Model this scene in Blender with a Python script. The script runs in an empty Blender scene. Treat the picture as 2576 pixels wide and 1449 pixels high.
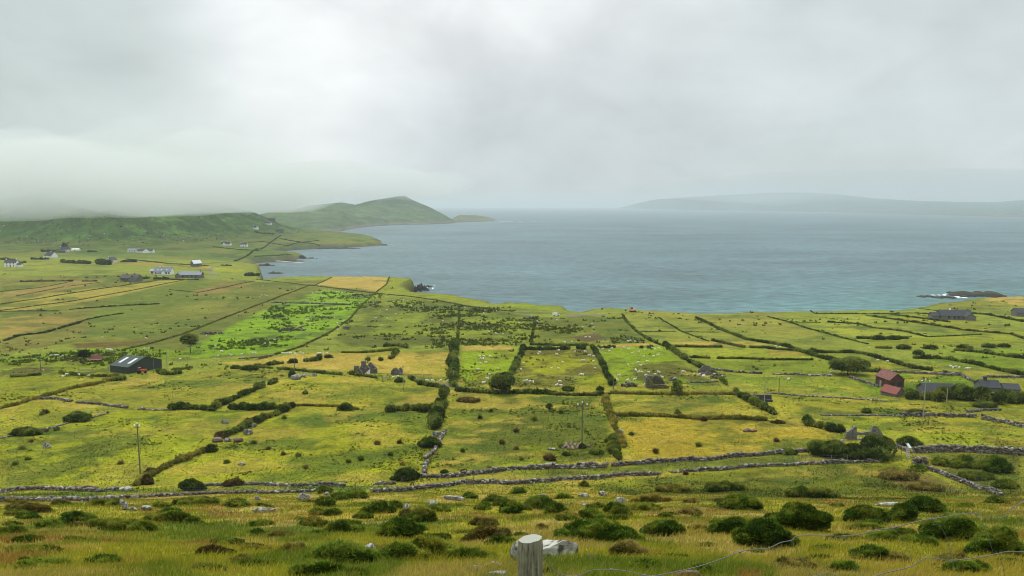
import bpy, bmesh, math, random
import numpy as np
from mathutils import Vector, Matrix, noise as mnoise

random.seed(11)
rng = np.random.default_rng(11)
S = bpy.context.scene
COL = S.collection
R = math.radians
# ------------------------------------------------------------------ camera model (coordinates of the photo at 2576 px width)
F, CX, CY = 1744.2, 1288.0, 724.5
P = math.atan(310 / 2600)
CP, SP = math.cos(P), math.sin(P)
SEA = -85.0


def ray(dx, dy):
    """direction with forward component 1: (x per Y, z per Y)"""
    v = CY - np.asarray(dy, float)
    fwd = F * CP + v * SP
    return (np.asarray(dx, float) - CX) / fwd, (-F * SP + v * CP) / fwd


# ------------------------------------------------------------------ numpy noise
def _h(xi, yi, s):
    n = (xi * 374761393 + yi * 668265263 + s * 1442695041) & 0xFFFFFFFF
    n = ((n ^ (n >> 13)) * 1274126177) & 0xFFFFFFFF
    n = (n ^ (n >> 16)) & 0xFFFFFFFF
    return n / 4294967295.0


def vnoise(x, y, s=0):
    xf, yf = np.floor(x), np.floor(y)
    xi, yi = xf.astype(np.int64), yf.astype(np.int64)
    u, v = x - xf, y - yf
    u, v = u * u * (3 - 2 * u), v * v * (3 - 2 * v)
    a, b = _h(xi, yi, s), _h(xi + 1, yi, s)
    c, d = _h(xi, yi + 1, s), _h(xi + 1, yi + 1, s)
    return (a + (b - a) * u) * (1 - v) + (c + (d - c) * u) * v


def fbm(x, y, o=4, s=0):
    x, y = np.asarray(x, float), np.asarray(y, float)
    t, a, n = 0, 1, 0
    for i in range(o):
        c, si = math.cos(.6 * i), math.sin(.6 * i)
        t = t + a * vnoise((x * c - y * si) * 2 ** i, (x * si + y * c) * 2 ** i, s + i * 17)
        n += a
        a *= .55
    return t / n


def sstep(a, b, x):
    t = np.clip((x - a) / (b - a), 0, 1)
    return t * t * (3 - 2 * t)


def seg_dist(px, py, poly, closed=True):
    d = np.full(px.shape, 1e9)
    n = len(poly)
    for i in range(n if closed else n - 1):
        ax, ay = poly[i][:2]
        bx, by = poly[(i + 1) % n][:2]
        ex, ey = bx - ax, by - ay
        t = np.clip(((px - ax) * ex + (py - ay) * ey) / (ex * ex + ey * ey + 1e-9), 0, 1)
        d = np.minimum(d, np.hypot(px - ax - t * ex, py - ay - t * ey))
    return d


def inside(px, py, poly):
    r = np.zeros(px.shape, bool)
    n = len(poly)
    for i in range(n):
        ax, ay = poly[i][:2]
        bx, by = poly[(i + 1) % n][:2]
        c = ((ay > py) != (by > py)) & (px < (bx - ax) * (py - ay) / ((by - ay) if by != ay else 1e-9) + ax)
        r ^= c
    return r


def sdist(px, py, poly):
    d = seg_dist(px, py, poly)
    return np.where(inside(px, py, poly), d, -d)


# ------------------------------------------------------------------ terrain height
PROF = [(-90, 28), (-40, 11.5), (-10, 1.9), (0, -1.62), (3, -2.75), (8, -5.05), (13, -7.4), (19, -10.15), (32, -15.7), (46, -21.35), (66, -29.4), (85, -37.2), (98, -42.6),
        (106, -45.2), (113, -46.9), (125, -48.4), (140, -49.9), (160, -51.6), (180, -53), (200, -54.4), (240, -57.2), (300, -61), (400, -66), (480, -69.3),
        (560, -71.5), (650, -73), (800, -74.5), (1000, -76), (6000, -76)]
_py = np.array([p[0] for p in PROF], float)
_pz = np.array([p[1] for p in PROF], float)
_ty = np.arange(-90, 1200, 1.0)
_tz = np.interp(_ty, _py, _pz)
_k = np.ones(9) / 9
_ts = np.convolve(np.pad(_tz, 4, mode='edge'), _k, 'valid')
_tz = np.where((_ty > 30) & (_ty < 1100), _ts, _tz)


def profile(y):
    return np.interp(y, _ty, _tz)


HILL = [(-5000, 1130), (-1300, 1160), (-900, 1180), (-690, 1130), (-600, 1165), (-585, 1300), (-560, 1450), (-535, 1600), (-520, 1740), (-560, 1960),
        (-700, 2200), (-1200, 2500), (-5000, 2500)]


def base_h(x, y):
    """land surface without the cliffs"""
    x, y = np.asarray(x, float), np.asarray(y, float)
    z = profile(y)
    far = sstep(30, 140, y)
    z = z + (fbm(x / 70, y / 70, 3, 3) - .5) * 2.2 * far * (1 - .5 * sstep(200, 400, y))
    z = z + (fbm(x / 9, y / 9, 3, 5) - .5) * .9 * sstep(6, 20, y) * (1 - sstep(130, 220, y))
    z = z + (fbm(x / 2.6, y / 2.6, 2, 9) - .5) * .35 * sstep(2, 8, y) * (1 - sstep(60, 105, y))
    lift = sstep(100, 420, -x) * sstep(330, 680, y)
    z = z + 11.5 * lift
    # the far left plain rising to the mountain
    return z


def coast_pts():
    top = [(2576, 745), (2470, 748.5), (2407, 758.7), (2367, 761), (2312, 773.5), (2264, 780), (2194, 779), (2082, 782.5), (2000, 783), (1932, 785.5), (1900, 783),
           (1850, 787), (1775, 788.5), (1740, 787), (1713, 785), (1650, 781), (1588, 778.5), (1533, 773.5), (1488, 776.5), (1462, 784.5), (1430, 780), (1420, 770), (1395, 767),
           (1363, 767.5), (1325, 762), (1268, 760), (1262, 763.5), (1238, 764), (1229, 757), (1181, 750), (1136, 740.5), (1081, 737), (1036, 733.5)]
    pts = []
    for dx, dy in top:
        pts.append(march(dx, dy, base_h))
    pen = [(1012, 719, -73), (1020, 709, -73), (1039, 700.5, -73), (1027, 697, -73.5), (989, 696, -73.5), (919, 695, -73), (819, 696, -72), (706, 695, -69), (655, 696, -66)]
    for dx, dy, z in pen:
        a, s = ray(dx, dy)
        pts.append((a * z / s, z / s))
    shore = [(652, 690), (640, 672), (660, 662), (700, 660), (736, 656), (764, 652), (786, 650), (772, 645), (746, 640.5), (712, 638), (700, 634.5), (722, 631.5), (790, 627), (860, 623.5), (920, 621.5), (972, 617), (972, 614), (950, 611),
             (965, 607.5), (948, 601), (925, 594.5), (880, 590.5), (836, 587.5)]
    for dx, dy in shore:
        a, s = ray(dx, dy)
        pts.append((a * SEA / s, SEA / s))
    pts += [(-640, 2300), (-1000, 2700), (-6000, 2700), (-6000, -300), (4000, -300), (4000, 300), (1200, 480), (700, 545)]
    return pts


def march(dx, dy, fn, y0=2.5, y1=3000):
    a, s = ray(dx, dy)
    if dy > 800:
        y1 = 620
    ys = np.geomspace(y0, y1, 240)
    for k in range(3):
        d = fn(a * ys, ys) - s * ys
        i = int(np.argmax(d > 0))
        if d[i] <= 0:
            i = len(ys) - 1
        lo, hi, dl, dh = ys[max(i - 1, 0)], ys[i], d[max(i - 1, 0)], d[i]
        ys = np.linspace(lo, hi, 14)
    t = lo + (hi - lo) * (-dl / (dh - dl) if dh != dl else .5)
    return float(a * t), float(t)


COAST = coast_pts()


def ground_h(x, y, want_sd=False):
    x, y = np.asarray(x, float), np.asarray(y, float)
    shp = x.shape
    x, y = x.ravel(), y.ravel()
    z = base_h(x, y)
    sd = np.full(x.shape, 500.0)
    m = y > 425
    if m.any():
        sd[m] = sdist(x[m], y[m], COAST)
    # far left plain: rises away from the shore, then the mountain
    fl = sstep(780, 960, y)
    zz = -79.5 + 15.5 * (1 - np.exp(-np.maximum(sd, 0) / 130)) + (fbm(x / 60, y / 60, 3, 21) - .5) * 3
    z = z * (1 - fl) + zz * fl
    hd = np.zeros(x.shape)
    m = (y > 1000) & (x < -350)
    if m.any():
        hd[m] = np.maximum(sdist(x[m], y[m], HILL), 0)
    n = fbm(x / 140, y / 140, 4, 31)
    rise = (.12 + .24 * sstep(0, 130, hd)) * hd * (.66 + .68 * n)
    rise = 190 * (1 - np.exp(-rise / 190))
    rise = rise + 9 * (fbm(x / 45, y / 45, 4, 33) - .5) * sstep(10, 90, hd)
    z = z + rise
    # cliffs
    wn = 5 + 7 * fbm(x / 15, y / 15, 3, 41)
    t = np.clip(-sd / wn, 0, 1)
    near = z * (1 - t ** .7) - 98 * t ** .7
    t2 = np.clip((sd + 3) / (16 + 14 * fbm(x / 25, y / 25, 2, 43)), 0, 1)
    farz = -88.5 + (z + 88.5) * t2 * t2 * (3 - 2 * t2)
    farz = np.where(sd < -3, np.maximum(-98, -88.5 + (sd + 3) * .3), farz)
    z = near * (1 - fl) + farz * fl
    if want_sd:
        return z.reshape(shp), sd.reshape(shp), hd.reshape(shp)
    return z.reshape(shp)


def G(dx, dy):
    """photo point -> ground point (x, y, z)"""
    x, y = march(dx, dy, ground_h)
    return Vector((x, y, float(ground_h(np.array([x]), np.array([y]))[0])))


def gz(x, y):
    return float(ground_h(np.array([float(x)]), np.array([float(y)]))[0])


# ------------------------------------------------------------------ mesh helpers
def lin(c):
    c = np.asarray(c, float) / 255.0
    return np.where(c <= .04045, c / 12.92, ((c + .055) / 1.055) ** 2.4)


def mesh_np(name, V, faces, mat, col=None, smooth=False, parent=None, loc=None, link=True):
    """faces: list of (n,k) integer arrays"""
    me = bpy.data.meshes.new(name)
    V = np.asarray(V, np.float32)
    me.vertices.add(len(V))
    me.vertices.foreach_set('co', V.ravel())
    if isinstance(faces, np.ndarray):
        faces = [faces]
    faces = [np.asarray(f, np.int32) for f in faces if len(f)]
    li = np.concatenate([f.ravel() for f in faces])
    tot = np.concatenate([np.full(len(f), f.shape[1], np.int32) for f in faces])
    st = np.concatenate([[0], np.cumsum(tot)[:-1]]).astype(np.int32)
    me.loops.add(len(li))
    me.loops.foreach_set('vertex_index', li)
    me.polygons.add(len(tot))
    me.polygons.foreach_set('loop_start', st)
    me.polygons.foreach_set('loop_total', tot)
    if smooth:
        me.polygons.foreach_set('use_smooth', np.ones(len(tot), bool))
    if col is not None:
        a = me.color_attributes.new('tint', 'FLOAT_COLOR', 'POINT')
        c = np.ones((len(V), 4), np.float32)
        c[:, :3] = col
        a.data.foreach_set('color', c.ravel())
    me.update(calc_edges=True)
    me.validate()
    if mat:
        me.materials.append(mat)
    if not link:
        return me
    o = bpy.data.objects.new(name, me)
    COL.objects.link(o)
    if loc is not None:
        o.location = loc
    if parent:
        o.parent = parent
    return o


def tag(o, label=None, cat=None, group=None, kind=None):
    if label:
        o['label'] = label
    if cat:
        o['category'] = cat
    if group:
        o['group'] = group
    if kind:
        o['kind'] = kind
    return o


def empty(name, loc, rz=0, label=None, cat=None, group=None):
    o = bpy.data.objects.new(name, None)
    o.empty_display_size = .3
    COL.objects.link(o)
    o.location = loc
    o.rotation_euler = (0, 0, rz)
    return tag(o, label, cat, group)


# ------------------------------------------------------------------ materials
class N:
    def __init__(self, name):
        self.m = bpy.data.materials.new(name)
        self.m.use_nodes = True
        self.t = self.m.node_tree
        self.b = self.t.nodes['Principled BSDF']
        self.out = self.t.nodes['Material Output']

    def n(self, kind, **kw):
        n = self.t.nodes.new(kind)
        for k, v in kw.items():
            if k.startswith('i_'):
                n.inputs[k[2:].replace('_', ' ')].default_value = v
            else:
                setattr(n, k, v)
        return n

    def l(self, a, b):
        self.t.links.new(a, b)

    def noise(self, scale, detail=4, rough=.6, vec=None):
        n = self.n('ShaderNodeTexNoise')
        n.inputs['Scale'].default_value = scale
        n.inputs['Detail'].default_value = detail
        n.inputs['Roughness'].default_value = rough
        if vec is not None:
            self.l(vec, n.inputs['Vector'])
        return n.outputs['Fac']

    def mr(self, v, a, b, c, d):
        n = self.n('ShaderNodeMapRange')
        self.l(v, n.inputs[0])
        for i, x in enumerate((a, b, c, d)):
            n.inputs[i + 1].default_value = x
        return n.outputs[0]

    def math(self, op, a, b):
        n = self.n('ShaderNodeMath', operation=op)
        for i, x in enumerate((a, b)):
            if isinstance(x, (int, float)):
                n.inputs[i].default_value = x
            else:
                self.l(x, n.inputs[i])
        return n.outputs[0]

    def mix(self, f, a, b, mode='MIX'):
        n = self.n('ShaderNodeMix', data_type='RGBA', blend_type=mode)
        for i, x in ((0, f), (6, a), (7, b)):
            if isinstance(x, (int, float)):
                n.inputs[i].default_value = x
            elif isinstance(x, (tuple, list)):
                n.inputs[i].default_value = (*x[:3], 1)
            else:
                self.l(x, n.inputs[i])
        return n.outputs[2]

    def bump(self, h, strength=.5, dist=.1):
        n = self.n('ShaderNodeBump')
        n.inputs['Strength'].default_value = strength
        n.inputs['Distance'].default_value = dist
        self.l(h, n.inputs['Height'])
        self.l(n.outputs[0], self.b.inputs['Normal'])

    def color(self, c):
        if isinstance(c, (tuple, list)):
            self.b.inputs['Base Color'].default_value = (*c[:3], 1)
        else:
            self.l(c, self.b.inputs['Base Color'])

    def rough(self, r, spec=.3):
        self.b.inputs['Roughness'].default_value = r
        self.b.inputs['Specular IOR Level'].default_value = spec

    def obj(self):
        return self.n('ShaderNodeTexCoord').outputs['Object']

    def pos(self):
        return self.n('ShaderNodeNewGeometry').outputs['Position']

    def tint(self):
        return self.n('ShaderNodeVertexColor', layer_name='tint').outputs['Color']

    def mul(self, c, v):
        """colour times a value socket"""
        n = self.n('ShaderNodeVectorMath', operation='SCALE')
        self.l(c, n.inputs[0])
        self.l(v, n.inputs['Scale'])
        return n.outputs[0]


def mat_simple(name, c, rough=.8, var=.25, scale=1.5, spec=.2, c2=None, bump=0):
    k = N(name)
    o = k.obj()
    f = k.noise(scale, 5, .65, o)
    c2 = c2 if c2 is not None else tuple(x * .6 for x in c)
    k.color(k.mix(k.mr(f, .5 - var, .5 + var, 0, 1), c, c2))
    k.rough(rough, spec)
    if bump:
        k.bump(k.noise(scale * 3, 4, .6, o), .5, bump)
    return k.m


def make_ground_mat():
    k = N('ground_cover')
    p = k.pos()
    a = k.mr(k.noise(.9, 6, .75, p), .28, .72, .55, 1.45)
    b = k.mr(k.noise(.16, 6, .75, p), .28, .72, .68, 1.32)
    c = k.mr(k.noise(.035, 4, .6, p), .3, .7, .85, 1.15)
    col = k.mul(k.mul(k.mul(k.tint(), a), b), c)
    # straw and green flecks
    s = k.mr(k.noise(.35, 6, .75, p), .52, .72, 0, .55)
    hs = k.n('ShaderNodeHueSaturation', i_Hue=.485, i_Saturation=.85, i_Value=1.12)
    k.l(col, hs.inputs['Color'])
    k.color(k.mix(s, col, hs.outputs[0]))
    k.rough(.95, .08)
    k.bump(k.noise(1.4, 6, .7, p), .7, .35)
    return k.m


def make_tint_mat(name, rough=.85, spec=.12, var=.25, scale=3.0, transl=0, bump=0):
    k = N(name)
    f = k.mr(k.noise(scale, 4, .6, k.obj()), .25, .75, 1 - var, 1 + var)
    r = k.n('ShaderNodeObjectInfo').outputs['Random']
    g = k.mr(r, 0, 1, .85, 1.15)
    k.color(k.mul(k.mul(k.tint(), f), g))
    k.rough(rough, spec)
    if bump:
        k.bump(k.noise(scale * 2, 5, .65, k.obj()), .6, bump)
    return k.m


def make_leaf_mat(name, tr=.35, var=.15, scale=2.0):
    k = N(name)
    f = k.mr(k.noise(scale, 4, .6, k.obj()), .25, .75, 1 - var, 1 + var)
    g = k.mr(k.n('ShaderNodeObjectInfo').outputs['Random'], 0, 1, .85, 1.15)
    c = k.mul(k.mul(k.tint(), f), g)
    k.t.nodes.remove(k.b)
    d, t, mx = k.n('ShaderNodeBsdfDiffuse'), k.n('ShaderNodeBsdfTranslucent'), k.n('ShaderNodeMixShader')
    k.l(c, d.inputs[0])
    k.l(c, t.inputs[0])
    mx.inputs[0].default_value = tr
    k.l(d.outputs[0], mx.inputs[1])
    k.l(t.outputs[0], mx.inputs[2])
    k.l(mx.outputs[0], k.out.inputs[0])
    return k.m


M = {}
M['ground'] = make_ground_mat()
M['leaf'] = make_leaf_mat('foliage', .42)
M['grass'] = make_leaf_mat('grass_blades', .5, .1, .5)
M['stone'] = make_tint_mat('field_stone', .9, .15, .35, 2.2, bump=.05)
M['rock'] = make_tint_mat('lichen_rock', .9, .15, .3, 2.5, bump=.06)

# ------------------------------------------------------------------ land colours (albedo)
KA = .49  # photo colour of a sunlit, hazeless patch -> albedo
FIELDS = []


def field(pts, c, mott=.35, c2=None, thr=.5, sc=30, edge=1.5):
    def warm(q):
        q = lin(q) * KA
        return q * np.array([1.16, .95, 1.0]) if q[1] > q[0] * 1.12 else q
    FIELDS.append((pts, warm(c), mott, warm(c2) if c2 else None, thr, sc, edge))


# pastures, hay meadows and rushy ground (corner points, colour, mottling, second plant, its threshold and patch size)
DK, RUSH, STRAW, LUSH = (98, 112, 42), (104, 106, 42), (186, 166, 74), (122, 166, 34)
field([(640, 712), (985, 697), (935, 745), (835, 830), (690, 892), (480, 905), (380, 880), (200, 860), (0, 890), (0, 700), (300, 690)], (122, 130, 56), .4, (106, 122, 46), .5, 60)
field([(690, 765), (820, 728), (900, 738), (948, 748), (885, 805), (835, 832), (700, 888), (480, 903), (465, 880), (560, 832)], LUSH, .3, (84, 112, 40), .56, 16)
field([(0, 900), (180, 882), (300, 868), (480, 884), (486, 906), (290, 908), (200, 930), (0, 928)], (122, 156, 40), .3, (92, 112, 42), .6, 14)
field([(0, 912), (180, 902), (300, 912), (280, 940), (150, 952), (0, 948)], (96, 104, 42), .5, (126, 150, 44), .5, 9)
field([(0, 955), (150, 938), (270, 948), (240, 965), (110, 995), (0, 1020)], (138, 156, 44), .3, (112, 132, 46), .6, 12)
field([(330, 700), (640, 706), (560, 770), (440, 835), (230, 865), (220, 800)], (106, 128, 46), .3, (122, 136, 54), .55, 50)
field([(0, 772), (120, 738), (455, 702), (472, 704), (300, 744), (130, 772), (0, 790)], (166, 154, 68), .2)
field([(0, 748), (12, 735), (180, 706), (270, 708), (110, 738)], (152, 134, 70), .3)
field([(485, 733), (560, 713), (640, 712), (560, 736), (500, 742)], (150, 128, 70), .3)
field([(0, 802), (90, 790), (215, 805), (70, 832), (0, 852)], (160, 140, 68), .3)
field([(180, 864), (390, 856), (300, 872), (190, 876)], (114, 94, 46), .3)
field([(260, 655), (500, 668), (620, 676), (600, 684), (480, 672), (260, 662)], (168, 142, 68), .25)
field([(20, 660), (160, 664), (150, 674), (20, 672)], (150, 152, 54), .25)
field([(530, 672), (620, 678), (600, 685), (525, 682)], (158, 164, 50), .2)
field([(796, 717), (834, 699), (990, 697.5), (950, 733)], (188, 164, 82), .2)
field([(952, 734), (995, 697.5), (1040, 700), (1018, 716), (1010, 722), (1038, 734), (1140, 742), (1238, 764), (1190, 764), (1000, 744)], (136, 156, 48), .2)
field([(1240, 767), (1265, 760), (1365, 768), (1400, 776), (1290, 778)], (130, 156, 46), .25, (104, 124, 44), .6, 14)
field([(1000, 745), (1140, 760), (1300, 790), (1360, 800), (1350, 865), (1160, 868), (880, 872), (840, 850), (930, 755)], (124, 146, 46), .4, (96, 112, 42), .5, 20)
field([(1365, 800), (1560, 795), (1620, 862), (1500, 868), (1340, 868)], (112, 118, 44), .4, (122, 142, 48), .56, 18)
field([(1430, 848), (1500, 838), (1530, 854), (1470, 862)], (110, 92, 60), .5)
field([(555, 912), (645, 906), (760, 886), (900, 889), (1136, 884), (1122, 950), (1000, 942), (880, 936), (720, 922), (600, 917)], (190, 168, 78), .15, (168, 160, 62), .55, 25)
field([(1160, 870), (1290, 869), (1292, 879), (1165, 882)], (184, 164, 80), .15)
field([(1510, 868), (1640, 862), (1655, 868), (1515, 873)], (190, 160, 76), .15)
field([(1163, 883), (1300, 879), (1290, 930), (1270, 962), (1160, 975)], (134, 168, 34), .2, (122, 136, 42), .6, 10)
field([(1318, 879), (1486, 877), (1505, 920), (1532, 972), (1280, 975), (1300, 930)], (146, 162, 40), .2, (112, 108, 44), .52, 15)
field([(1512, 877), (1662, 869), (1720, 915), (1815, 972), (1545, 976), (1525, 930)], (130, 164, 38), .2, (106, 106, 42), .54, 17)
field([(1568, 792), (1930, 787), (2040, 830), (2120, 872), (1700, 862), (1610, 830)], (140, 146, 58), .3, (152, 150, 64), .5, 40)
field([(1690, 862), (1830, 857), (1940, 868), (1720, 874)], (184, 160, 78), .2)
field([(1720, 877), (1890, 876), (2105, 906), (1755, 905)], (156, 162, 54), .2)
field([(1765, 909), (2090, 910), (2110, 938), (1805, 937)], (126, 150, 46), .25)
field([(1805, 945), (2180, 955), (2200, 998), (1860, 985)], (126, 152, 48), .25, (142, 156, 52), .55, 14)
field([(1945, 795), (2170, 792), (2300, 830), (2440, 848), (2185, 852), (2030, 815)], (152, 158, 60), .2)
field([(2180, 794), (2380, 800), (2576, 830), (2576, 845), (2420, 838), (2300, 815)], (134, 148, 52), .2)
field([(2180, 856), (2460, 842), (2576, 850), (2576, 868), (2190, 872)], (132, 150, 46), .25)
field([(2010, 812), (2180, 855), (2330, 850), (2200, 830)], (160, 164, 60), .2)
field([(2290, 880), (2576, 878), (2576, 892), (2480, 890)], (124, 156, 44), .25)
field([(2380, 890), (2480, 893), (2576, 908), (2576, 940), (2460, 925), (2330, 905)], (120, 152, 42), .25)
field([(2060, 892), (2200, 905), (2330, 925), (2420, 938), (2240, 940), (2110, 935)], (144, 156, 52), .25)
field([(2150, 958), (2245, 938), (2420, 945), (2480, 975), (2380, 1000), (2200, 990)], (112, 145, 36), .3, (92, 112, 42), .62, 9)
field([(2460, 752), (2480, 748), (2576, 745), (2576, 769), (2500, 758)], (188, 162, 82), .15)
field([(1930, 875), (2050, 882), (2055, 893), (1932, 892)], (172, 154, 68), .2)
field([(2330, 765), (2460, 753), (2576, 772), (2576, 785), (2400, 782)], (128, 140, 54), .3)
# nearer meadows
field([(180, 1010), (330, 985), (560, 925), (880, 942), (760, 935), (560, 1005), (350, 1022)], (158, 156, 56), .3, (114, 128, 46), .56, 14)
field([(600, 1010), (760, 945), (900, 945), (1110, 985), (1100, 1025), (990, 1030), (830, 1030), (640, 1025)], (164, 160, 54), .25, (122, 138, 46), .6, 14)
field([(0, 1090), (150, 1060), (330, 1030), (620, 1035), (540, 1120), (370, 1215), (0, 1230)], (156, 162, 46), .2, (106, 126, 42), .58, 17)
field([(420, 1200), (560, 1120), (720, 1040), (1080, 1035), (1060, 1180), (960, 1210), (540, 1215)], (160, 162, 48), .2, (110, 130, 42), .57, 15)
field([(1140, 1000), (1500, 998), (1530, 1060), (1540, 1150), (1420, 1165), (1100, 1185), (1110, 1090)], (142, 148, 46), .3, (98, 116, 40), .49, 17)
field([(1540, 1000), (1830, 994), (1960, 1052), (1550, 1045)], (164, 156, 58), .25, (112, 132, 46), .55, 14)
field([(1555, 1052), (1930, 1055), (2080, 1085), (2110, 1128), (1600, 1160), (1570, 1100)], (182, 162, 60), .2, (128, 138, 46), .58, 15)
field([(1900, 1010), (2300, 1030), (2460, 1040), (2576, 1070), (2576, 1100), (2300, 1075), (2080, 1062)], (162, 158, 52), .25, (118, 122, 44), .6, 10)
field([(2110, 1060), (2300, 1050), (2576, 1080), (2576, 1130), (2330, 1122), (2150, 1080)], (154, 162, 50), .25, (108, 116, 42), .56, 12)
field([(1100, 1200), (1500, 1170), (2040, 1142), (2250, 1150), (2200, 1158), (1800, 1180), (1300, 1207)], (136, 142, 46), .3, (106, 124, 42), .52, 9)
field([(0, 1245), (300, 1232), (600, 1222), (1000, 1220), (1000, 1230), (500, 1238), (0, 1255)], (112, 136, 40), .3)
field([(1400, 1220), (1800, 1190), (2250, 1165), (2330, 1185), (2440, 1245), (2300, 1262), (1950, 1252), (1600, 1248)], (84, 102, 34), .6, (118, 134, 42), .52, 8)
field([(2230, 1185), (2330, 1195), (2440, 1245), (2300, 1240), (2240, 1215)], (116, 102, 58), .6)
field([(2330, 1140), (2576, 1143), (2576, 1270), (2480, 1250), (2340, 1180)], (94, 108, 40), .5, (130, 128, 46), .56, 7)
# roads
field([(1100, 962), (1155, 968), (1150, 974), (1098, 967)], (140, 132, 128), .1, edge=.5)
field([(1420, 793), (1500, 790), (1530, 789), (1530, 792.5), (1440, 797.5)], (150, 136, 118), .15, edge=.5)
field([(1308, 784), (1330, 790), (1345, 797), (1338, 799), (1320, 792), (1304, 787)], (132, 128, 122), .1, edge=.5)
field([(524, 678), (535, 671), (541, 671), (532, 680), (536, 690), (550, 698), (543, 699), (528, 690)], (140, 136, 126), .1, edge=.5)
field([(1865, 990), (1905, 990), (1905, 994), (1865, 994)], (120, 122, 120), .1, edge=.5)



def world_poly(pts):
    out = []
    n = len(pts)
    for i in range(n):
        a, b = pts[i], pts[(i + 1) % n]
        for t in (0, .5):
            dx, dy = a[0] + (b[0] - a[0]) * t, a[1] + (b[1] - a[1]) * t
            out.append(march(dx, dy, ground_h))
    return out


FW = [(world_poly(f[0]),) + f[1:] for f in FIELDS]
C_PLAIN, C_NEAR, C_FORE, C_HILL = lin((142, 150, 58)) * KA, lin((162, 160, 56)) * KA, lin((160, 156, 56)) * KA, lin((84, 116, 54)) * KA


def land_col(x, y, z, sd, hd):
    n1 = fbm(x / 38, y / 38, 4, 61)[:, None]
    n2 = fbm(x / 9, y / 9, 4, 62)[:, None]
    n3 = fbm(x / 110, y / 110, 3, 63)[:, None]
    c = np.broadcast_to(C_PLAIN, (len(x), 3)).copy()
    w = (1 - sstep(190, 250, y))[:, None]
    c = c * (1 - w) + C_NEAR * w
    # far left plain and mountain
    w = sstep(820, 950, y)[:, None]
    up = lin((104, 126, 54)) * KA * (1 + .9 * (n2 - .5))
    q = sstep(.46, .56, n1)
    up = up * (1 - q) + lin((128, 132, 58)) * KA * q
    q = sstep(.58, .64, fbm(x / 30, y / 45, 4, 58))[:, None] * .7
    up = up * (1 - q) + lin((72, 98, 46)) * KA * q
    c = c * (1 - w) + up * w
    w = sstep(8, 60, hd + 40 * (n1[:, 0] - .5))[:, None]
    hc = C_HILL * (1 + 1.7 * (n2 - .5)) * (1 + 1.1 * (n1 - .5)) * (1 + .9 * (fbm(x / 16, y / 24, 4, 60)[:, None] - .5))
    hc = np.where(n1 > .6, hc * np.array([1.25, 1.12, .95]), hc)
    c = c * (1 - w) + hc * w
    # the rough slope in front
    w = (1 - sstep(94, 112, y + 26 * (n1[:, 0] - .5)))[:, None]
    fc = C_FORE * (1 + .5 * (n2 - .5))
    q = sstep(.50, .60, fbm(x / 5, y / 7, 5, 64))[:, None]
    fc = fc * (1 - q) + lin((112, 128, 44)) * KA * q
    q = sstep(.54, .62, fbm(x / 3.5, y / 6, 5, 59))[:, None] * .8
    fc = fc * (1 - q) + lin((190, 168, 92)) * KA * q
    fc = np.where(fbm(x / 4, y / 4, 4, 65)[:, None] > .69, lin((156, 126, 64)) * KA, fc)
    c = c * (1 - w) + fc * w
    fid = np.zeros(len(x))
    for k_, (poly, fcol, mott, c2, thr, sc, edge) in enumerate(FW):
        bx = np.array(poly)
        m = (x > bx[:, 0].min() - 4) & (x < bx[:, 0].max() + 4) & (y > bx[:, 1].min() - 4) & (y < bx[:, 1].max() + 4)
        if not m.any():
            continue
        d = sdist(x[m], y[m], poly) + 3 * (n2[m, 0] - .5)
        w = sstep(-edge, edge, d)[:, None]
        cc = np.broadcast_to(fcol, (m.sum(), 3))
        if c2 is not None:
            q = sstep(thr - .05, thr + .05, .72 * fbm(x[m] / sc, y[m] / sc * .7, 5, int(sc) + 70) + .28 * fbm(x[m] / 3.2, y[m] / 2.4, 3, 76))[:, None]
            cc = cc * (1 - q) + c2 * q
        cc = cc * (1 + mott * (n2[m] - .5) * 1.3)
        c[m] = c[m] * (1 - w) + cc * w
        fid[m] = np.where(d > 0, k_ + 1, fid[m])
    fa = .45 + .55 * ((fid * .618) % 1)
    fo = fid * 13.7
    # broad mottling: greener hollows and straw ridges
    nn = y < 250
    w = (sstep(.56, .66, fbm(x / 16 + fo, y / 11, 5, 66)) * fa * (y < 230) * (y > 100))[:, None]
    c = c * (1 - w) + lin((88, 110, 38)) * KA * w
    w = (sstep(.57, .68, fbm(x / 13 + fo, y / 9, 5, 67)) * (1.25 - fa) * (y < 230))[:, None]
    c = c * (1 - w) + lin((184, 164, 74)) * KA * w
    w = (sstep(.60, .68, fbm(x / 26, y / 14, 5, 68)) * .6 * (y >= 300) * (y < 800) * (sd > 15))[:, None]
    c = c * (1 - w) + lin((88, 108, 42)) * KA * w
    # coast: turf edge, earth and rock
    # small hollows of longer, darker grass
    w = (sstep(.58, .66, .6 * fbm(x / 7, y / 5, 4, 69) + .4 * fbm(x / 30, y / 30, 3, 57)) * .6 * (y < 420) * (y > 100))[:, None]
    c = c * (1 - w) + lin((80, 100, 36)) * KA * w
    rk = lin((96, 90, 76)) * .6 * (1 + .9 * (n2 - .5))
    fl = sstep(780, 960, y)
    w = np.where(fl > .5, 1 - sstep(6, 20, sd + 14 * (n1[:, 0] - .5)), 1 - sstep(-3.5, .5, sd))[:, None]
    c = c * (1 - w) + rk * w
    w = (np.clip(1 - np.abs(sd - 2.2) / 2.2, 0, 1) * (fl < .5) * .7)[:, None]
    c = c * (1 - w) + lin((92, 100, 44)) * KA * w
    lum = c.mean(1, keepdims=True)
    return np.clip(lum + (c - lum) * 1.07, .003, .8)


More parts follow.
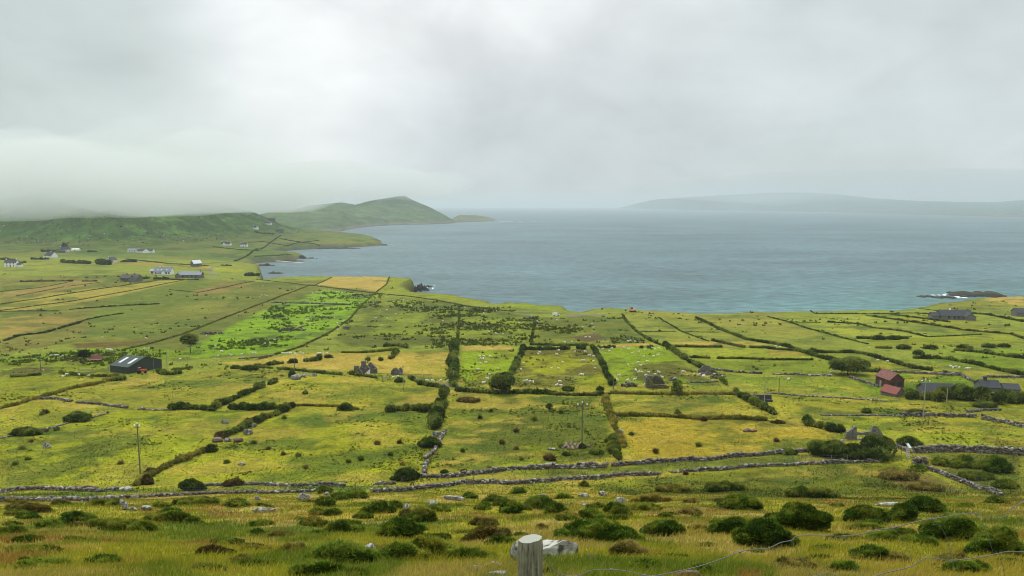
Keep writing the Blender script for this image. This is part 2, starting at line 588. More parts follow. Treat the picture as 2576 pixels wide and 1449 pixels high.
# ------------------------------------------------------------------ ground sheet
def build_ground():
    ys = np.concatenate([np.linspace(-60, 3.6, 26), np.geomspace(4, 2900, 800)])
    nu = 820
    us = np.sinh(np.linspace(-1, 1, nu) * 1.25) / math.sinh(1.25) * 1.55
    Y, U = np.meshgrid(ys, us, indexing='ij')
    X = U * (Y + 64)
    z, sd, hd = ground_h(X, Y, True)
    x, y, z, sd, hd = X.ravel(), Y.ravel(), z.ravel(), sd.ravel(), hd.ravel()
    col = land_col(x, y, z, sd, hd)
    i = np.arange(len(ys) - 1)[:, None] * nu + np.arange(nu - 1)[None]
    f = np.stack([i, i + 1, i + nu + 1, i + nu], -1).reshape(-1, 4)
    keep = (z[f].max(1) > -96)
    o = mesh_np('ground', np.stack([x, y, z], 1), f[keep], M['ground'], col, True)
    tag(o, 'green patchwork of fields running down from a rough slope to the sea cliffs', kind='structure')


build_ground()


def build_sea():
    ys = np.geomspace(360, 26000, 260)
    us = np.linspace(-1.7, 1.7, 240)
    Y, U = np.meshgrid(ys, us, indexing='ij')
    X = U * (Y + 200)
    x, y = X.ravel(), Y.ravel()
    sd = np.full(x.shape, -900.0)
    m = y < 2600
    sd[m] = sdist(x[m], y[m], COAST)
    wy = sstep(-60, 260, x)
    sh = np.exp(np.minimum(sd, 0) / 150) * (.15 + .85 * wy) * (1 - sstep(800, 1500, y))
    sh = np.clip(sh * (.55 + .9 * fbm(x / 120, y / 90, 3, 77)), 0, 1)[:, None]
    col = np.array([.066, .112, .126]) * (1 - sh) + np.array([.068, .158, .152]) * sh
    nu = len(us)
    i = np.arange(len(ys) - 1)[:, None] * nu + np.arange(nu - 1)[None]
    f = np.stack([i, i + 1, i + nu + 1, i + nu], -1).reshape(-1, 4)
    k = N('sea_water')
    p = k.n('ShaderNodeMapping')
    p.inputs['Scale'].default_value = (.55, 1, 1)
    p.inputs['Rotation'].default_value = (0, 0, R(-12))
    k.l(k.pos(), p.inputs[0])
    pv = p.outputs[0]
    w1 = k.noise(.12, 7, .7, pv)
    w2 = k.noise(.012, 3, .5, pv)
    v = k.mr(k.noise(.006, 4, .55, pv), .3, .7, .74, 1.26)
    v2 = k.mr(w1, .34, .66, .62, 1.38)  # light and dark of the ripples painted into the water colour
    k.color(k.mul(k.mul(k.tint(), v), v2))
    k.rough(.42, .16)
    k.b.inputs['IOR'].default_value = 1.33
    k.bump(k.math('ADD', w1, k.math('MULTIPLY', w2, .6)), .9, 3.2)
    o = mesh_np('sea', np.stack([x, y, np.full(x.shape, SEA)], 1), f, k.m, col, True)
    tag(o, 'calm grey blue sea filling the bay', kind='structure')


build_sea()


# ------------------------------------------------------------------ far land: lofted from shore to ridge to the back
def far_hill(name, label, shore, ridge, ridge_y, colour, back=900, amp=14, n=220, m=60, sc=120):
    """shore: photo points on the sea line, ridge: photo points of the skyline, ridge_y: [(dx, depth)]"""
    xs = np.linspace(ridge[0][0], ridge[-1][0], n)
    ry = np.interp(xs, [r[0] for r in ridge], [r[1] for r in ridge])
    sy = np.interp(xs, [r[0] for r in shore], [r[1] for r in shore])
    a, s = ray(xs, sy)
    S0 = np.stack([a * (SEA - 1) / s, (SEA - 1) / s, np.full(n, SEA - 1)], 1)
    dep = np.maximum(np.interp(xs, [r[0] for r in ridge_y], [r[1] for r in ridge_y]), S0[:, 1] + 40)
    a, s = ray(xs, ry)
    R0 = np.stack([a * dep, dep, s * dep], 1)
    R0[:, 2] = np.maximum(R0[:, 2], SEA + .5)
    V = []
    for j in range(m + 1):
        t = j / m
        q = S0 * (1 - t) + R0 * t
        h = (R0[:, 2] - S0[:, 2])
        prof = t ** .8 * (1 - .12 * math.sin(math.pi * t))
        q[:, 2] = S0[:, 2] + h * prof
        nz = (fbm(q[:, 0] / sc, q[:, 1] / sc, 5, 91) - .5) * amp * math.sin(math.pi * min(t * 1.02, 1))
        nz = nz * np.clip(h / 60, .1, 1)
        q[:, 2] += nz
        if j == 1:
            q[:, 2] = np.maximum(q[:, 2], SEA + np.minimum(6, h * .3))
        V.append(q)
    for j in range(1, 13):
        t = j / 12
        q = R0.copy()
        q[:, 1] += back * t
        q[:, 0] *= 1 + back * t / R0[:, 1] * .9
        q[:, 2] = R0[:, 2] * (1 - t ** 1.3) + (SEA - 2) * t ** 1.3
        V.append(q)
    V = np.array(V)
    rows = V.shape[0]
    pts = V.reshape(-1, 3)
    x, y, z = pts.T
    nn = fbm(x / 60, y / 60, 4, 92)[:, None]
    n2 = fbm(x / 22, y / 22, 4, 93)[:, None]
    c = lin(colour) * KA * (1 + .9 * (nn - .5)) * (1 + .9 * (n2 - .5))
    c = np.where(nn > .6, c * np.array([1.2, 1.08, .95]), c)
    w = (1 - sstep(SEA + 5, SEA + 14, z + 10 * (n2[:, 0] - .5)))[:, None]
    c = c * (1 - w) + lin((120, 116, 104)) * .6 * (1 + .8 * (n2 - .5)) * w
    w = (sstep(.62, .7, n2[:, 0]) * .6)[:, None]
    c = c * (1 - w) + lin((130, 130, 105)) * .55 * w
    i = np.arange(rows - 1)[:, None] * n + np.arange(n - 1)[None]
    f = np.stack([i, i + 1, i + n + 1, i + n], -1).reshape(-1, 4)
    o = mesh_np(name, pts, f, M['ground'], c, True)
    return tag(o, label, kind='structure')


far_hill('headland', 'steep green headland with a cloud capped peak across the bay',
         [(660, 592), (826, 586), (858, 583.5), (872, 579), (895, 575), (925, 571.5), (978, 567.5), (1069, 565.5), (1120, 563.5), (1147, 561.5)],
         [(560, 560), (660, 538), (686, 532), (709, 528), (744, 527), (774, 517), (819, 513), (859, 509), (894, 515), (932, 505), (969, 499), (1000, 494), (1019, 493), (1030, 499), (1044, 506), (1081, 521), (1119, 541), (1144, 558), (1147, 561)],
         [(560, 2500), (760, 2900), (860, 3300), (1019, 3700), (1147, 3420)], (86, 112, 68), amp=20)
far_hill('island', 'low green island lying off the tip of the headland',
         [(1132, 560.5), (1147, 560.3), (1180, 559.2), (1219, 558), (1249, 556.5)],
         [(1132, 558), (1139, 549), (1149, 544), (1156, 540.5), (1195, 541), (1230, 546), (1243, 551), (1249, 556)],
         [(1132, 3950), (1249, 4150)], (112, 122, 72), back=300, amp=6, n=90, m=24)
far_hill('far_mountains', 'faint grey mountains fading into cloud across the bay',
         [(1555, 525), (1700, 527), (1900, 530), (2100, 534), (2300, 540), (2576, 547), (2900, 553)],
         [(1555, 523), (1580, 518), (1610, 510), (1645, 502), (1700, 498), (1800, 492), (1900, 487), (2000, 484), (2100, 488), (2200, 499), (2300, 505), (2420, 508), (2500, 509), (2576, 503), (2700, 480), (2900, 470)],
         [(1555, 13500), (1900, 12500), (2300, 9500), (2900, 7500)], (112, 130, 132), back=2500, amp=40, sc=500, n=160)  # pale blue-grey base colour carries part of the distance haze


# ================================================================== builders for the things on the land
def depth_of(p):
    return p.y * CP - p.z * SP


def mpp(p):
    """metres per photo pixel at a ground point"""
    return depth_of(p) / F


_ico = {}


def ico(n):
    if n not in _ico:
        bm = bmesh.new()
        bmesh.ops.create_icosphere(bm, subdivisions=n, radius=1)
        _ico[n] = (np.array([v.co[:] for v in bm.verts]), np.array([[v.index for v in f.verts] for f in bm.faces]))
        bm.free()
    return _ico[n]


PAL = {
    'gorse': ((86, 110, 34), (60, 84, 28), (124, 140, 52)),
    'hedge': ((78, 98, 40), (56, 72, 30), (114, 126, 58)),
    'scrub': ((98, 116, 42), (74, 92, 34), (128, 134, 56)),
    'heather': ((116, 110, 54), (92, 88, 46), (146, 134, 72)),
    'tussock': ((128, 128, 48), (104, 110, 42), (168, 152, 72)),
    'bank': ((128, 122, 56), (106, 110, 46), (150, 140, 66)),
    'brown': ((106, 92, 52), (80, 68, 40), (138, 120, 70)),
    'conifer': ((40, 56, 36), (28, 42, 28), (56, 70, 42)),
    'fieldbank': ((104, 108, 52), (88, 96, 44), (124, 122, 60)),
    'far': ((66, 88, 46), (52, 72, 40), (86, 104, 54)),
    'moor': ((104, 122, 40), (78, 98, 34), (140, 146, 58)),
}
KB = .80


def foliage(lumps, s, pal, cover=1.5, up=.35, spike=1.0, seed=0, core=.84, cull=True, kinds=None):
    """leaf triangles over ellipsoid lumps (cx,cy,cz,rx,ry,rz) plus a solid core in the darker leaf colour to block gaps; returns V, F, colours"""
    g = np.random.default_rng(seed)
    lumps = np.asarray(lumps, float)
    P_, Nn = [], []
    lt = g.uniform(.74, 1.34, (len(lumps), 1)) * np.where(g.uniform(size=(len(lumps), 1)) < .22, np.array([1.12, 1.0, .84]), np.where(g.uniform(size=(len(lumps), 1)) < .25, np.array([1.12, 1.1, .9]), np.ones(3)))
    for l in lumps:
        r = (l[3] * l[4] * l[5]) ** (1 / 3)
        n = int(max(24, 2.6 * math.pi * r * r / (s * s * .42) * cover))
        d = g.normal(size=(n, 3))
        d /= np.linalg.norm(d, axis=1)[:, None]
        d[:, 2] = np.where(d[:, 2] < -.35, -d[:, 2], d[:, 2])
        k = 1 + .16 * (fbm(d[:, 0] * 2.3 + l[0], d[:, 1] * 2.3 + d[:, 2] * 1.7 + l[1], 3, 7) - .5) * 2 + g.normal(size=n) * .035
        p = l[:3] + d * l[3:6] * k[:, None]
        nn = d / l[3:6]
        nn /= np.linalg.norm(nn, axis=1)[:, None]
        P_.append(p)
        Nn.append(nn)
    own = np.concatenate([np.full(len(p), i) for i, p in enumerate(P_)])
    P_, Nn = np.concatenate(P_), np.concatenate(Nn)
    if cull and len(lumps) < 40:
        keep = np.ones(len(P_), bool)
        for i, l in enumerate(lumps):
            q = (((P_ - l[:3]) / (l[3:6] * .86)) ** 2).sum(1)
            keep &= (q > 1) | (own == i)
        P_, Nn, own = P_[keep], Nn[keep], own[keep]
    n = len(P_)
    t = Nn * .55 + g.normal(size=(n, 3)) * .5
    t[:, 2] += up
    t /= np.linalg.norm(t, axis=1)[:, None]
    sd = np.cross(t, g.normal(size=(n, 3)))
    sd /= np.linalg.norm(sd, axis=1)[:, None] + 1e-6
    spray = g.uniform(size=n) < .13
    ln = s * g.uniform(.7, 1.5, n) * spike * np.where(spray, 2.1, 1)
    wd = s * g.uniform(.35, .6, n) * np.where(spray, .55, 1)
    a = P_ - sd * wd[:, None] - t * (ln * .35)[:, None]
    b = P_ + sd * wd[:, None] - t * (ln * .35)[:, None]
    c = P_ + t * (ln * .8)[:, None]
    V = np.stack([a, b, c], 1).reshape(-1, 3)
    Fc = np.arange(3 * n).reshape(-1, 3)
    pa = [lin(x) * KB for x in PAL[pal]]
    cl = fbm(P_[:, 0] / (s * 9) + seed, P_[:, 1] / (s * 9) + P_[:, 2] / (s * 9), 3, 11)[:, None]
    rr = g.uniform(size=(n, 1))
    col = np.where(cl > .55, pa[2], np.where(cl < .44, pa[1], pa[0]))
    col = np.where(rr > .9, pa[2], col) * g.uniform(.72, 1.28, (n, 1))
    col = np.repeat(col * lt[own], 3, 0)
    iv, if_ = ico(2 if len(lumps) < 40 else 1)
    nv = len(iv)
    CV = np.concatenate([l[:3] + iv * l[3:6] * core for l in lumps])
    CF = np.concatenate([if_ + i * nv for i in range(len(lumps))]) + len(V)
    cc = pa[1] * np.repeat(lt, nv, 0)
    return np.concatenate([V, CV]), [Fc, CF], np.concatenate([col, cc])


def leaf_size(dep, k=.0021, lo=.06):
    return max(lo, k * dep)


_seed = [100]


def nseed():
    _seed[0] += 1
    return _seed[0]


def bush(dx, dy, w, h, pal, label, name='gorse_bush', cat='bush', group=None, spike=1.0, hk=.86):
    p = G(dx, dy)
    m = mpp(p)
    W_, H_ = w * m, h * m * hk
    sd = nseed()
    g = np.random.default_rng(sd)
    rx, ry = W_ / 2, min(W_ * .42, max(H_ * .95, W_ * .22))
    lumps = [(0, ry * .75, H_ * .26, rx * .66, ry * .75, H_ * .58)]
    for i in range(int(8 + 3 * W_ / H_)):
        a, q = g.uniform(0, 6.283), math.sqrt(g.uniform(.05, 1))
        e = math.sqrt(max(.04, 1 - q * q * .92))
        s_ = g.uniform(.16, .30) * math.sqrt(rx * H_)
        lumps.append((math.cos(a) * q * rx * .92, ry * .75 + math.sin(a) * q * ry * .95, H_ * e * g.uniform(.55, .95) * .72, s_ * g.uniform(.9, 1.5), s_, s_ * g.uniform(.7, 1.1)))
    k = 5 if W_ / H_ < 2.4 else int(4 + 1.4 * W_ / H_)
    for i in range(k):
        u = -1 + 2 * (i + .5) / k + g.uniform(-.12, .12)
        e = math.sqrt(max(.05, 1 - u * u))
        q = g.uniform(.26, .42) if W_ / H_ < 2.4 else g.uniform(.34, .6) * H_ / rx * 1.1
        hh = H_ * e * g.uniform(.55, .95)
        lumps.append((u * rx * .80, ry * .75 + g.uniform(-.7, .6) * ry * e, hh * .42, rx * q, max(ry * q * 1.2, rx * q * .6), hh * .58))
    V, F_, c = foliage(lumps, leaf_size(depth_of(p)), pal, seed=sd, spike=spike)
    gx, gy = V[:, 0] + p.x, V[:, 1] + p.y
    V = V.copy()
    # settle on the slope
    V[:, 2] += ground_h(gx, gy) - p.z if len(V) < 400 else (V[:, 1] * slope_at(p.x, p.y)[1] + V[:, 0] * slope_at(p.x, p.y)[0])
    V[:, 2] -= .04
    o = mesh_np(name, V, F_, M['leaf'], c, loc=p)
    return tag(o, label, cat, group)


def slope_at(x, y, e=1.5):
    z = ground_h(np.array([x + e, x - e, x, x]), np.array([y, y, y + e, y - e]))
    return (z[0] - z[1]) / (2 * e), (z[2] - z[3]) / (2 * e)


def polyline(pts, step):
    """ground points along a photo polyline, about step metres apart"""
    w = np.array([G(*p)[:] for p in pts])
    out = []
    for i in range(len(w) - 1):
        L_ = np.hypot(*(w[i + 1] - w[i])[:2])
        n = max(1, int(L_ / step))
        for j in range(n):
            out.append(w[i] + (w[i + 1] - w[i]) * j / n)
    out.append(w[-1])
    out = np.array(out)
    out[:, 2] = ground_h(out[:, 0], out[:, 1])
    return out


def hedge(pts, h, label, pal='hedge', gaps=.30, wid=.9, name='hedge', cat='hedge', var=.75, group=None, cover=1.35, hs=1.0):
    pts = [tuple(p) for p in pts]
    mid = G(*pts[len(pts) // 2])
    dep = depth_of(mid)
    H_ = h * dep / F * hs * (.70 if dep < 330 else .48)
    st = max(H_ * .5, .3)
    pl = polyline(pts, st)
    sd = nseed()
    g = np.random.default_rng(sd)
    lumps = []
    gn = fbm(np.arange(len(pl)) * st / 7.0, np.full(len(pl), sd * 3.1), 3, 3)
    hn = fbm(np.arange(len(pl)) * st / (H_ * 3.2), np.full(len(pl), sd * 1.7), 3, 4)
    for i, q in enumerate(pl):
        if gn[i] < gaps:
            continue
        hh = H_ * max(.14, 1 - var + 2 * var * hn[i]) * g.uniform(.75, 1.25)
        r = max(hh * .58 * wid, st * .55)
        lumps.append((q[0] + g.normal() * .35 * r, q[1] + g.normal() * .5 * r, q[2] + hh * .40, r * g.uniform(.85, 1.2), r * g.uniform(.8, 1.1), hh * .62))
    if not lumps:
        return
    lumps = np.array(lumps)
    org = np.array(mid)
    lumps[:, :3] -= org
    V, F_, c = foliage(lumps, max(.1, min(leaf_size(dep), H_ * .42)) if dep > 330 else leaf_size(dep), pal, cover=cover, seed=sd, cull=False)
    o = mesh_np(name, V, F_, M['leaf'], c, loc=mid)
    return tag(o, label, cat, group)


_bx = np.array([(x, y, z) for z in (-1, 1) for y in (-1, 1) for x in (-1, 1)], float)
_bf = np.array([(0, 2, 3, 1), (4, 5, 7, 6), (0, 1, 5, 4), (2, 6, 7, 3), (0, 4, 6, 2), (1, 3, 7, 5)])


def stones(cen, siz, yaw, g, tint=None, jit=.22):
    """many rough blocks as arrays"""
    n = len(cen)
    v = _bx[None] * (1 + g.uniform(-jit, jit, (n, 8, 3)))
    v = v * siz[:, None] * .5
    tl = g.normal(size=(n, 2)) * .16
    v[:, :, 2] += v[:, :, 0] * tl[:, 0:1] + v[:, :, 1] * tl[:, 1:2]
    c, s = np.cos(yaw)[:, None], np.sin(yaw)[:, None]
    x, y = v[:, :, 0] * c - v[:, :, 1] * s, v[:, :, 0] * s + v[:, :, 1] * c
    v = np.stack([x, y, v[:, :, 2]], 2) + cen[:, None]
    f = (_bf[None] + 8 * np.arange(n)[:, None, None]).reshape(-1, 4)
    b = np.array([lin((150, 142, 130)), lin((112, 106, 98)), lin((196, 194, 184)), lin((128, 110, 96)), lin((88, 84, 78))]) * .5
    t = b[g.choice(5, n, p=[.34, .28, .13, .13, .12])] * g.uniform(.75, 1.2, (n, 1))
    if tint is not None:
        t = t * np.asarray(tint)
    return v.reshape(-1, 3), f, np.repeat(t, 8, 0)


def wall(pts, h, label, thick=.6, gaps=.0, name='dry_stone_wall', cat='stone wall', rough=1.0, size=1.0, group=None):
    mid = G(*pts[len(pts) // 2])
    dep = depth_of(mid)
    H_ = max(.32, h * dep / F * .8)
    ln = max(.38, .0026 * dep) * size
    ch = max(.22, .0016 * dep) * size
    pl = polyline(pts, ln)
    sd = nseed()
    g = np.random.default_rng(sd)
    gn = fbm(np.arange(len(pl)) * ln / 6.0, np.full(len(pl), sd * 2.3), 3, 3)
    hn = fbm(np.arange(len(pl)) * ln / 3.5, np.full(len(pl), sd * 1.3), 3, 5)
    C, Z, Yw = [], [], []
    for i in range(len(pl) - 1):
        d = pl[min(i + 1, len(pl) - 1)] - pl[max(i - 1, 0)]
        yw = math.atan2(d[1], d[0])
        hh = H_ * (.55 + .9 * hn[i]) * (.3 if gn[i] < gaps else 1)
        nc = max(1, int(round(hh / ch)))
        nx, ny = -math.sin(yw), math.cos(yw)
        for k in range(nc):
            th = thick * (1 - .3 * k / max(nc, 1))
            for side in (-1, 1):
                q = pl[i] + (pl[min(i + 1, len(pl) - 1)] - pl[i]) * (.5 * (k % 2) + g.uniform(-.15, .15))
                C.append((q[0] + nx * side * th * .26 + g.normal() * .04, q[1] + ny * side * th * .26 + g.normal() * .04, q[2] + ch * (k + .38) + g.normal() * .03))
                Z.append((ln * g.uniform(.85, 1.35), th * g.uniform(.5, .75), ch * g.uniform(.9, 1.35)))
                Yw.append(yw + g.normal() * .12 * rough)
    if not C:
        return
    V, F_, c = stones(np.array(C) - np.array(mid), np.array(Z), np.array(Yw), g)
    o = mesh_np(name, V, F_, M['stone'], c, loc=mid)
    return tag(o, label, cat, group, 'thing')


def heap(dx, dy, w, h, n, label, name='rubble_heap', cat='stone heap', size=.4, tint=None):
    p = G(dx, dy)
    m = mpp(p)
    sd = nseed()
    g = np.random.default_rng(sd)
    t = g.uniform(-1, 1, n)
    k = np.sqrt(1 - t * t * .9)
    q = g.uniform(0, 1, n)
    ds = max(size, .0018 * depth_of(p))
    cen = np.stack([t * w * m / 2, g.uniform(-.3, 1, n) * w * m * .22, q * k * h * m * .8], 1)
    siz = ds * g.uniform(.6, 1.6, (n, 3)) * np.array([1.2, 1, .65])
    V, F_, c = stones(cen, siz, g.uniform(0, 6, n), g, tint)
    return tag(mesh_np(name, V, F_, M['stone'], c, loc=p), label, cat)


ROCKC = {'pale': (150, 148, 138), 'grey': (124, 120, 112), 'dark': (92, 88, 82), 'purple': (132, 112, 106), 'pink': (152, 120, 106)}


def boulder(dx, dy, w, h, tone, label, name='boulder', cat='boulder', lean=0, flat=1.0, group=None, sub=3, sink=.25):
    p = G(dx, dy)
    m = mpp(p)
    sd = nseed()
    g = np.random.default_rng(sd)
    v, f = ico(sub + 1)
    W_, H_ = w * m * .56, h * m * (.95 + sink)
    # facets: push vertices onto a few random planes
    v = v.copy()
    for _ in range(11):
        d = g.normal(size=3)
        d /= np.linalg.norm(d)
        t = g.uniform(.55, .86)
        q = v @ d
        v = v - np.where(q > t, q - t, 0)[:, None] * d
    nz = fbm(v[:, 0] * 2 + sd, v[:, 1] * 2 + v[:, 2] * 2, 4, 5)
    v = v * (1 + .22 * (nz - .5))[:, None]
    v = v / np.abs(v).max(0)
    v = v * np.array([W_, W_ * flat * .75, H_ * .5])
    v[:, 0] += lean * v[:, 2]
    v[:, 2] += H_ * .5 - H_ * sink
    v[:, 1] += W_ * .4
    sx, sy = slope_at(p.x, p.y, .8)
    v[:, 2] += v[:, 0] * sx * .7 + v[:, 1] * sy * .7
    b = lin(ROCKC[tone]) * .6
    n1 = fbm(v[:, 0] / W_ * 3 + sd, (v[:, 1] + v[:, 2]) / W_ * 3, 5, 6)[:, None]
    n2 = fbm(v[:, 0] / W_ * 5 + sd, (v[:, 1] - v[:, 2]) / W_ * 5, 5, 8)[:, None]
    c = b * (.75 + .6 * n1)
    if tone in ('pale', 'grey'):
        c = np.where(n2 > .54, lin((196, 196, 184)) * .55, c)
        c = np.where(n2 < .37, lin((84, 80, 70)) * .6, c)
    o = mesh_np(name, v, f, M['rock'], c, loc=p)
    return tag(o, label, cat, group)


# ------------------------------------------------------------------ solid-shape collector for built things
class MB:
    def __init__(self):
        self.v, self.f = [], []

    def add(self, V, Fs):
        b = len(self.v)
        self.v += [tuple(x) for x in V]
        self.f += [tuple(i + b for i in q) for q in Fs]
        return self

    def box(self, x0, x1, y0, y1, z0, z1):
        V = [(x, y, z) for z in (z0, z1) for y in (y0, y1) for x in (x0, x1)]
        return self.add(V, _bf.tolist())

    def bar(self, a, b, r, n=6, r2=None):
        a, b = Vector(a), Vector(b)
        r2 = r if r2 is None else r2
        d = (b - a).normalized()
        u = d.orthogonal().normalized()
        w = d.cross(u)
        V, Fs = [], []
        for q, rr in ((a, r), (b, r2)):
            for i in range(n):
                t = 2 * math.pi * i / n
                V.append(q + (u * math.cos(t) + w * math.sin(t)) * rr)
        for i in range(n):
            j = (i + 1) % n
            Fs.append((i, j, n + j, n + i))
        Fs.append(tuple(range(n - 1, -1, -1)))
        Fs.append(tuple(range(n, 2 * n)))
        return self.add(V, Fs)

    def prism(self, poly, a, b, axis='y'):
        """outline (u, z) extruded along an axis"""
        n = len(poly)
        V = []
        for t in (a, b):
            for u, z in poly:
                V.append((u, t, z) if axis == 'y' else (t, u, z))
        Fs = [tuple(range(n)), tuple(range(2 * n - 1, n - 1, -1))]
        for i in range(n):
            j = (i + 1) % n
            Fs.append((i, n + i, n + j, j))
        return self.add(V, Fs)

    def build(self, name, mat, parent=None, loc=None, bevel=0, smooth=False):
        me = bpy.data.meshes.new(name)
        me.from_pydata(self.v, [], self.f)
        bm = bmesh.new()
        bm.from_mesh(me)
        bmesh.ops.recalc_face_normals(bm, faces=bm.faces)
        if bevel:
            bmesh.ops.bevel(bm, geom=list(bm.edges), offset=bevel, segments=1, affect='EDGES')
        bm.to_mesh(me)
        bm.free()
        me.materials.append(mat)
        if smooth:
            me.polygons.foreach_set('use_smooth', np.ones(len(me.polygons), bool))
        o = bpy.data.objects.new(name, me)
        COL.objects.link(o)
        if parent:
            o.parent = parent
        if loc is not None:
            o.location = loc
        return o


def masonry(name, c1, c2, c3, scale=2.2):
    k = N(name)
    o = k.obj()
    vo = k.n('ShaderNodeTexVoronoi', i_Scale=scale)
    mp = k.n('ShaderNodeMapping')
    mp.inputs['Scale'].default_value = (1, 1, 1.9)
    k.l(o, mp.inputs[0])
    k.l(mp.outputs[0], vo.inputs['Vector'])
    sep_ = k.n('ShaderNodeSeparateColor')
    k.l(vo.outputs['Color'], sep_.inputs[0])
    a = k.mix(k.mr(sep_.outputs[0], .2, .8, 0, 1), c1, c2)
    lich = k.mr(k.noise(.9, 5, .7, o), .52, .66, 0, .8)
    a = k.mix(lich, a, c3)
    j = k.mr(vo.outputs['Distance'], .0, .42, 1.1, .45)
    k.color(k.mul(a, j))
    k.rough(.92, .1)
    k.bump(vo.outputs['Distance'], .6, -.12)
    return k.m


def corrugated(name, c1, c2, stain, pitch=9.0, axis=0):
    k = N(name)
    o = k.obj()
    sx = k.n('ShaderNodeSeparateXYZ')
    k.l(o, sx.inputs[0])
    f = k.noise(1.1, 6, .7, o)
    mp = k.n('ShaderNodeMapping')
    mp.inputs['Scale'].default_value = (5, 5, .7) if axis == 0 else (.7, 5, .7)
    k.l(o, mp.inputs[0])
    g = k.noise(1.0, 5, .65, mp.outputs[0])
    a = k.mix(k.mr(f, .35, .65, 0, 1), c1, c2)
    a = k.mix(k.mr(g, .56, .66, 0, .75), a, stain)
    k.color(a)
    k.rough(.7, .3)
    w = k.math('SINE', k.math('MULTIPLY', sx.outputs[axis], pitch * 6.283), 0.0)
    k.bump(w, .5, .03)
    return k.m


lw = lambda *c: tuple(float(x) for x in lin(c))
sc_ = lambda c, f: tuple(x * f for x in c)
M['white'] = mat_simple('white_render', (.78, .78, .74), .8, .3, .8, c2=(.66, .66, .61))
M['cream'] = mat_simple('cream_render', (.70, .66, .54), .8, .3, .8, c2=(.6, .55, .45))
M['greywall'] = masonry('grey_masonry', (.20, .19, .175), (.32, .31, .29), (.34, .33, .30))
M['ruinwall'] = masonry('ruin_masonry', (.16, .14, .115), (.30, .27, .225), (.38, .37, .33), 1.9)
M['mossy'] = masonry('mossy_masonry', (.12, .105, .075), (.20, .17, .10), (.22, .22, .06), 1.9)
M['slate'] = mat_simple('slate_roof', (.055, .058, .066), .75, .3, 1.2, .12, c2=(.035, .037, .043))
M['slate2'] = mat_simple('blue_slate_roof', (.13, .15, .18), .5, .3, 1.0, .4, c2=(.09, .105, .125))
M['brownroof'] = mat_simple('brown_tile_roof', (.075, .062, .055), .7, .3, 1.2, c2=(.05, .042, .04))
M['window'] = mat_simple('window_glass', (.03, .035, .04), .15, .2, 1, .6)
M['door'] = mat_simple('painted_door', (.09, .05, .04), .5, .2, 2)
M['greenmetal'] = corrugated('dark_green_cladding', (.022, .034, .030), (.030, .044, .038), (.036, .05, .042), 5)
M['pale_metal'] = mat_simple('galvanised_metal', (.55, .58, .6), .4, .25, 2, .5, c2=(.42, .45, .47))
M['skylight'] = mat_simple('translucent_sheet', (.52, .57, .60), .5, .2, 2, .3, c2=(.44, .48, .52))
M['rust'] = corrugated('rusty_sheet', (.105, .030, .022), (.14, .042, .030), (.32, .26, .24), 5)
M['rustwall'] = corrugated('rusty_wall_sheet', (.085, .030, .024), (.06, .026, .022), (.2, .17, .15), 5)
M['red'] = corrugated('red_sheet_roof', (.175, .042, .030), (.14, .036, .027), (.22, .09, .07), 5)
M['wood'] = mat_simple('weathered_wood', (.17, .135, .10), .85, .35, 6, c2=(.09, .075, .06))
M['greywood'] = mat_simple('silvered_wood', (.34, .32, .28), .85, .35, 8, c2=(.22, .2, .17))
M['insul'] = mat_simple('white_insulator', (.82, .84, .84), .25, .1, 3, .5)
M['wire'] = mat_simple('steel_wire', (.15, .16, .16), .6, .3, 8, .3, c2=(.09, .095, .1))
M['fleece'] = mat_simple('sheep_fleece', (.66, .62, .53), .95, .3, 6, .05, c2=(.54, .5, .42), bump=.03)
M['orange'] = mat_simple('orange_paint', (.72, .26, .03), .45, .2, 3, .4)
M['vanwhite'] = mat_simple('white_paint', (.82, .83, .85), .3, .1, 3, .5)
M['tyre'] = mat_simple('black_rubber', (.02, .02, .02), .8, .2, 5)
M['redpaint'] = mat_simple('red_paint', (.52, .05, .035), .4, .25, 3, .4)
M['rustred'] = mat_simple('faded_red_paint', (.30, .12, .11), .7, .3, 4, c2=(.2, .09, .08))
M['bark'] = mat_simple('bark', (.10, .085, .065), .9, .3, 5, c2=(.05, .043, .035), bump=.04)
M['blueplank'] = mat_simple('pale_blue_plank', (.62, .70, .74), .6, .2, 4)


